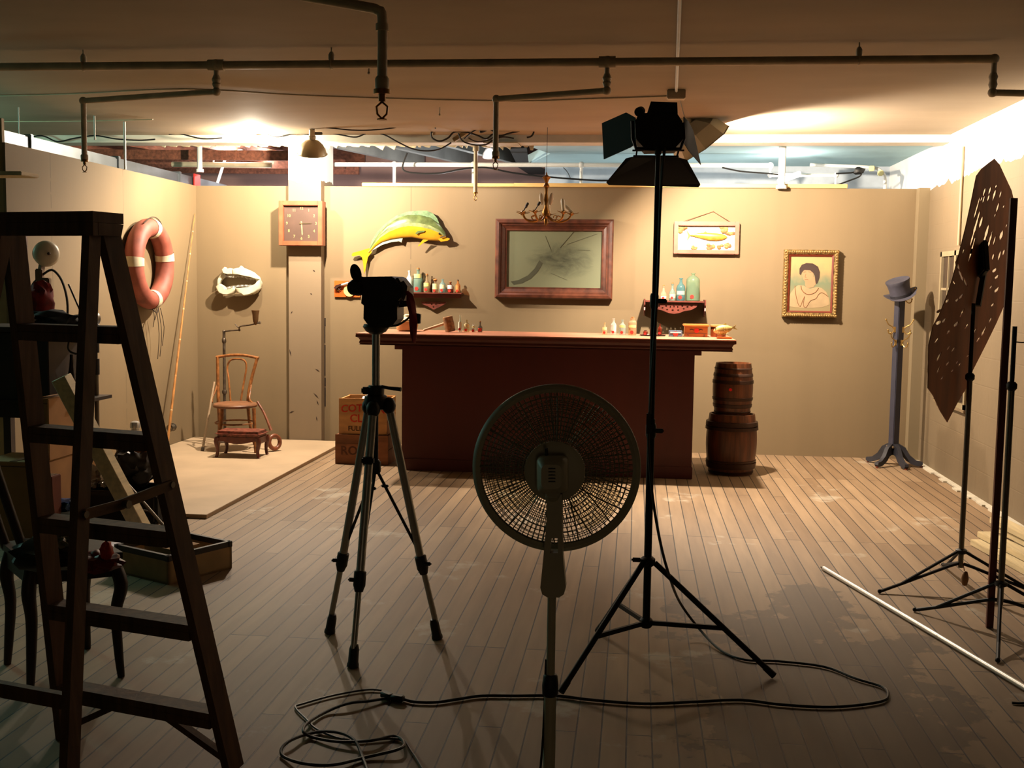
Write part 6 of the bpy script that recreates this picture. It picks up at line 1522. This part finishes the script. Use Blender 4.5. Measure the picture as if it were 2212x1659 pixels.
MB().tube([pb_+V((.02, 0, .02)), px2(112, 583, by_), px2(130, 600, by_), px2(141, 628, by_), px2(146, 660, by_), px2(145, 698, by_)], .008, 8, False, 4).tube([pb_, px2(70, 615, by_), px2(64, 650, by_), px2(61, 690, by_)], .007, 8, False, 4).obj('trailing_wire', cableb, T)
# framed plaque on the left wall
p0 = atX(25, 500, LX+.02); p1 = atX(57, 583, LX+.02)
T = thing('brown_plaque', 'dark brown rectangular wooden plaque on the left wall behind the ladder', 'plaque', (LX, (p0.y+p1.y)/2, p1.z))
MB().lohi((LX+.001, p0.y, p1.z), (LX+.035, p1.y, p0.z), .003).obj('board', wood('plaque_wood', (92, 50, 34), .6, 'Z'), T)
for z in (.3, .62): MB().lohi((LX+.036, p0.y+.01, p1.z+(p0.z-p1.z)*z), (LX+.039, p1.y-.01, p1.z+(p0.z-p1.z)*z+.01)).obj('dark_groove', dk, T)
# bottle shaped dark solid standing in for a shadow on the wall
v = V((px2(119, 785, SYR).x, SYR+.2, .801))
tag(MB().lathe([(.026, 0), (.034, .02), (.036, .06), (.03, .12), (.018, .18), (.011, .25), (.012, .27)], v, n=20).obj('shadow_shape', mat('shadow_shape_dark', (36, 22, 22), .3), None), 'tall tapering dark shape standing in for a cast shadow behind the ladder', 'shadow shape')
# camera strap / black loop
tag(MB().tube([px2(150, 735, 6.3), px2(147, 750, 6.3), px2(152, 760, 6.3), px2(166, 765, 6.3)], .006, 6, False, 3).obj('hanging_strap', cableb, None), 'black strap loop hanging under the cabinet top', 'strap')
# cardboard boxes
def cbox(px0, px1, pyt, pyb, Y, d, lab, m_=cab, z=None, rot=0):
    a = px2(px0, pyb, Y); b = px2(px1, pyt, Y); zz0 = a.z if z is None else z
    T = thing('cardboard_box', lab, 'box', ((a.x+b.x)/2, Y+d/2, zz0), 'boxes stacked behind the ladder')
    MB().lohi((a.x, Y, zz0), (b.x, Y+d, b.z), .004).obj('box_body', m_, T)
    MB().lohi((a.x+.005, Y-.0015, b.z-.03), (b.x-.005, Y-.0005, b.z-.024)).lohi(((a.x+b.x)/2-.02, Y+.01, b.z+.0005), ((a.x+b.x)/2+.02, Y+d-.01, b.z+.002)).obj('packing_tape', mat('packing_tape', (110, 76, 44), .4), T)
    return b.z
YB_ = 6.2
zb1 = cbox(100, 148, 955, 1120, 6.45, .4, 'tan cardboard box on the floor under the cabinet, lit at its front', mat('tan_cardboard', (190, 130, 60), .8, 0, .1), .001)
zb0 = cbox(-40, 96, 1000, 1150, 6.0, .34, 'large dark cardboard box at the left edge under the cabinet', cab, .001)
cbox(70, 104, 862, 995, 6.05, .3, 'small tan cardboard box upright on the large dark box', cab, zb0+.003)
cbox(88, 112, 1030, 1140, 5.80, .1, 'narrow reddish cardboard box on the floor in front of the others', mat('reddish_cardboard', (130, 66, 40), .8), .001)
# plastic bucket with blue cloth
bk = V((px2(132, 1100, 5.95).x, 5.95, .001))
T = thing('plastic_bucket', 'pale blue grey plastic bucket on the floor behind the ladder', 'bucket', bk)
MB().lathe([(.06, 0), (.07, .22), (.074, .225), (.068, .22), (.058, .01)], bk, n=24, cap=False).obj('bucket_body', mat('blue_grey_plastic', (120, 140, 150), .5), T)
tag(MB().blob(bk+V((0, 0, .245)), .085, (1, .8, .5), .5, 3, 3, 3).obj('blue_plastic_bag', mat('blue_plastic', (40, 95, 165), .3, 0, .4, 15), None), 'crumpled bright blue plastic bag on top of the bucket', 'bag')
# black bin with clear plastic bag
xb0 = px2(172, 1100, 6.6).x; xb1 = px2(335, 1100, 6.6).x; zbt = px2(250, 1062, 6.6).z
T = thing('black_bin', 'wide black open storage bin under the cabinet behind the spreader', 'bin', ((xb0+xb1)/2, 6.8, 0))
MB().lohi((xb0, 6.62, .001), (xb1, 6.95, zbt), .02).obj('bin_body', mat('matte_black_plastic', (14, 13, 14), .7), T)
MB().lohi((xb0-.01, 6.6, zbt-.03), (xb1+.01, 6.96, zbt), .008).obj('bin_rim', blackp, T)
tag(MB().blob(V((px2(210, 1040, 6.75).x, 6.75, zbt+.06)), .10, (1, .9, .7), .75, 4, 4, 9, zbt+.001).obj('clear_plastic_bag', glassmat('crinkled_clear_plastic', (200, 190, 175), .55, .12), None), 'crinkled shiny clear plastic bag on the black bin', 'bag')
tag(MB().blob(V((px2(190, 1015, 6.8).x, 6.82, zbt+.16)), .04, (1, .8, .7), .3, 3, 2, 4).obj('yellow_wrapper', mat('yellow_wrap', (200, 150, 40), .5), None), 'small yellow wrapper on the crinkled clear bag', 'wrapper')
tag(MB().blob(V((px2(288, 1000, 6.8).x, 6.8, zbt+.135)), .17, (.85, .8, .85), .3, 2.2, 4, 12, zbt+.001).obj('black_bag', mat('black_nylon', (20, 18, 20), .45, 0, .3, 10), None), 'bulging black bag with faint sheen on the black bin', 'bag')
tag(MB().blob(V((px2(302, 962, 6.65).x, 6.66, zbt+.27)), .05, (1, .7, .5), .3, 2, 3, 6).obj('felt_hat', mat('orange_brown_felt', (165, 105, 50), .8), None), 'orange brown felt hat lying on the black bag', 'hat')
jq = px2(292, 925, 7.6)
T = thing('metal_canister', 'small silver topped canister on a wooden pedestal near the left wall', 'canister', V((jq.x, 7.6, jq.z)))
MB().lathe([(.028, -.045), (.03, 0), (.036, .004), (.036, .03), (.03, .045), (.012, .052)], jq, n=22).obj('canister_body', chrome, T)
T = thing('wooden_pedestal', 'plain tan wooden pedestal standing by the left wall', 'pedestal', V((jq.x, 7.6, 0)))
MB().lohi((jq.x-.04, 7.56, PT+.001), (jq.x+.04, 7.64, jq.z-.046), .004).obj('pedestal_post', cab, T)
# leaning white lumber
l0 = px2(132, 815, 5.95); l1 = atZ(318, 1165, .035)
tag(MB().beam(l1, l0, .085, .085, (0, 1, 0), .003).obj('leaning_plank', pine, None), 'pale wooden plank leaning diagonally behind the ladder', 'plank')
# light stand behind the ladder
SC = atZ(214, 1122, 0); SC = V((SC.x, SC.y, 0))
T = thing('light_stand', 'silver light stand with black clamps standing behind the ladder', 'light stand', SC)
def zs(py): return atY(205, py, SC.y).z
MB().cyl(V((SC.x, SC.y, .06)), V((SC.x, SC.y, zs(800))), .014, n=12).obj('lower_tube', steelm, T)
MB().cyl(V((SC.x, SC.y, zs(800))), V((SC.x, SC.y, zs(700))), .011, n=12).obj('upper_tube', blackp, T)
for py, h_ in ((748, .04), (792, .05), (975, .02)): MB().cyl(V((SC.x, SC.y, zs(py)-h_)), V((SC.x, SC.y, zs(py)+h_)), .022, n=14).obj('clamp', blackp, T)
for f in (atZ(375, 1165), SC+V((-.1, -.25, 0)), SC+V((.1, .35, 0))):
    d = f-SC; dn = d.normalized(); s_ = V((SC.x, SC.y, zs(975)))
    MB().cyl(s_+dn*.02, V((f.x, f.y, .012)), .010, n=8).cyl(V((SC.x, SC.y, .12)), s_.lerp(f, .7), .006, n=6).obj('leg', steelm, T)
# open tool box
bA = atZ(249, 1236, 0); bB = atZ(364, 1264, 0); u_ = (bB-bA); u_.z = 0; Lb = u_.length; u_.normalize(); v_ = V((-u_.y, u_.x, 0)); Wb = .42; Hb = .15
T = thing('plywood_tool_box', 'low plywood box with a black rim on the floor behind the ladder', 'box', bA.lerp(bB, .5))
ply = mat('dull_plywood', (172, 138, 92), .7, 0, .15)
def slabq(o, a, b, th, z0, z1, side=1):
    d = (b-a).normalized(); n = V((-d.y, d.x, 0))*th*side; o.prism([a+V((0, 0, z0)), b+V((0, 0, z0)), b+n+V((0, 0, z0)), a+n+V((0, 0, z0))], (0, 0, z1-z0))
P4 = [bA, bB, bB+v_*Wb, bA+v_*Wb]
for i in range(4):
    o = MB(); slabq(o, P4[i], P4[(i+1) % 4], .014, .001, Hb-.03); o.obj('side_board', ply, T)
    o = MB(); slabq(o, P4[i]-(P4[(i+1) % 4]-P4[i]).normalized()*.004, P4[(i+1) % 4]+(P4[(i+1) % 4]-P4[i]).normalized()*.004, .02, Hb-.03, Hb); o.obj('black_rim', blackp, T)
o = MB(); o.prism([p+V((0, 0, .002)) for p in P4], (0, 0, .01)); o.obj('bottom_board', ply, T)
c0 = bA+u_*Lb*.6+v_*Wb*.35
T = thing('small_carton', 'small tan carton lying inside the plywood tool box', 'carton', c0)
o = MB(); q = [c0-u_*.1-v_*.08, c0+u_*.12-v_*.08, c0+u_*.12+v_*.1, c0-u_*.1+v_*.1]; o.prism([p+V((0, 0, .013)) for p in q], (0, 0, Hb-.002)); o.obj('carton_body', cab, T)
q = [atZ(238, 1206, .012), atZ(345, 1200, .012), atZ(352, 1168, .012), atZ(245, 1166, .012)]
q = [atZ(236, 1205, .003), atZ(346, 1198, .003), atZ(350, 1176, .003), atZ(242, 1174, .003)]
tag(MB().prism(q, (0, 0, .02)).obj('white_board', mat('white_foam_board', (228, 222, 228), .6), None), 'flat white board lying on the floor behind the plywood tool box', 'board')
# dark chair with curved legs
ch = [V((-2.466, 4.10, 0)), V((-2.227, 3.85, 0)), V((-2.247, 4.33, 0)), V((-1.956, 4.03, 0))]
cc_ = sum(ch, V())/4
T = thing('dark_chair', 'dark wooden chair with sabre legs partly hidden behind the ladder, clutter on its seat', 'chair', cc_)
zs_ = .47
for i, f in enumerate(ch):
    d = (f-cc_); d.z = 0; dn = d.normalized(); tp = cc_+d*.86
    out = .05 if i in (2, 3) else .03
    MB().tube([V((tp.x, tp.y, zs_)), V((tp.x, tp.y, zs_-.1))+dn*out*.9, V((tp.x, tp.y, .26))+dn*out*.4, V((f.x, f.y, .1))-dn*.01, V((f.x, f.y, .001))+dn*.0], [.026, .027, .022, .018, .014], 10, False, 4).obj('leg', dk, T)
sq = [cc_+(f-cc_)*1.0 for f in (ch[0], ch[1], ch[3], ch[2])]
o = MB(); o.prism([V((p.x, p.y, zs_-.07)) for p in sq], (0, 0, .07)); o.obj('seat_rail', dk, T)
o = MB(); o.prism([V((p.x, p.y, zs_+.0)) for p in [cc_+(f-cc_)*1.06 for f in (ch[0], ch[1], ch[3], ch[2])]], (0, 0, .025)); o.obj('seat', mat('worn_leather_seat', (52, 34, 28), .5, 0, .3, 10), T)
bk0 = cc_+(ch[0]-cc_)*.95; bk1 = cc_+(ch[1]-cc_)*.95; ln_ = V((-.10, -.10, 0))
for p in (bk0, bk1): MB().tube([V((p.x, p.y, zs_)), V((p.x, p.y, .72))+ln_*.5, V((p.x, p.y, .97))+ln_], .018, 10, False, 4).obj('back_post', dk, T)
o = MB(); o.prism([V((bk0.x, bk0.y, .80))+ln_*.7, V((bk1.x, bk1.y, .80))+ln_*.7, V((bk1.x, bk1.y, .98))+ln_, V((bk0.x, bk0.y, .98))+ln_], (.014, .014, 0)); o.obj('back_rest', dk, T)
# clutter on the seat
zq = zs_+.026
def CP(px, py): p = atZ(px, py, zq+.03); return p
tag(MB().blob(atZ(215, 1215, zq+.035), .075, (1, .8, .5), .45, 3, 3, 15, zq).obj('red_packet', mat('dark_red_wrap', (150, 24, 16), .5, 0, .3), None), 'crumpled dark red packet on the dark chair seat', 'packet')
tag(MB().blob(atZ(230, 1190, zq+.085), .035, (.6, .7, 1), .3, 3, 3, 18).obj('orange_red_tape', mat('orange_red_cloth', (225, 55, 25), .5), None), 'bright orange red cloth tag above the red packet', 'cloth')
tag(MB().blob(atZ(186, 1208, zq+.04), .04, (.8, .8, .6), .4, 3, 2, 3, zq).obj('green_pouch', mat('olive_green_pouch', (60, 72, 24), .6), None), 'small olive green pouch beside the red packet', 'pouch')
tag(MB().blob(atZ(110, 1195, zq+.06), .13, (1, .8, .55), .4, 2.4, 3, 25, zq).obj('black_kit_bag', mat('black_kit_nylon', (18, 17, 18), .5), None), 'lumpy black kit bag on the dark chair seat behind the rail', 'bag')
tag(MB().blob(atZ(130, 1165, zq+.13), .05, (1.2, .8, .5), .7, 4, 3, 27, zq+.04).obj('crinkled_foil', glassmat('foil_wrap', (180, 170, 150), .8, .15), None), 'crinkled foil wrap glinting on the black kit bag', 'foil')
# pale shelf board tip at far left
a = px2(-30, 378, 6.4); b_ = px2(46, 374, 6.4)
tag(MB().lohi((a.x-.5, 6.4, b_.z-.012), (b_.x, 6.6, b_.z+.012), .003).obj('shelf_board_end', pine, None), 'end of a pale board sticking in at the far left edge above the ladder', 'board')
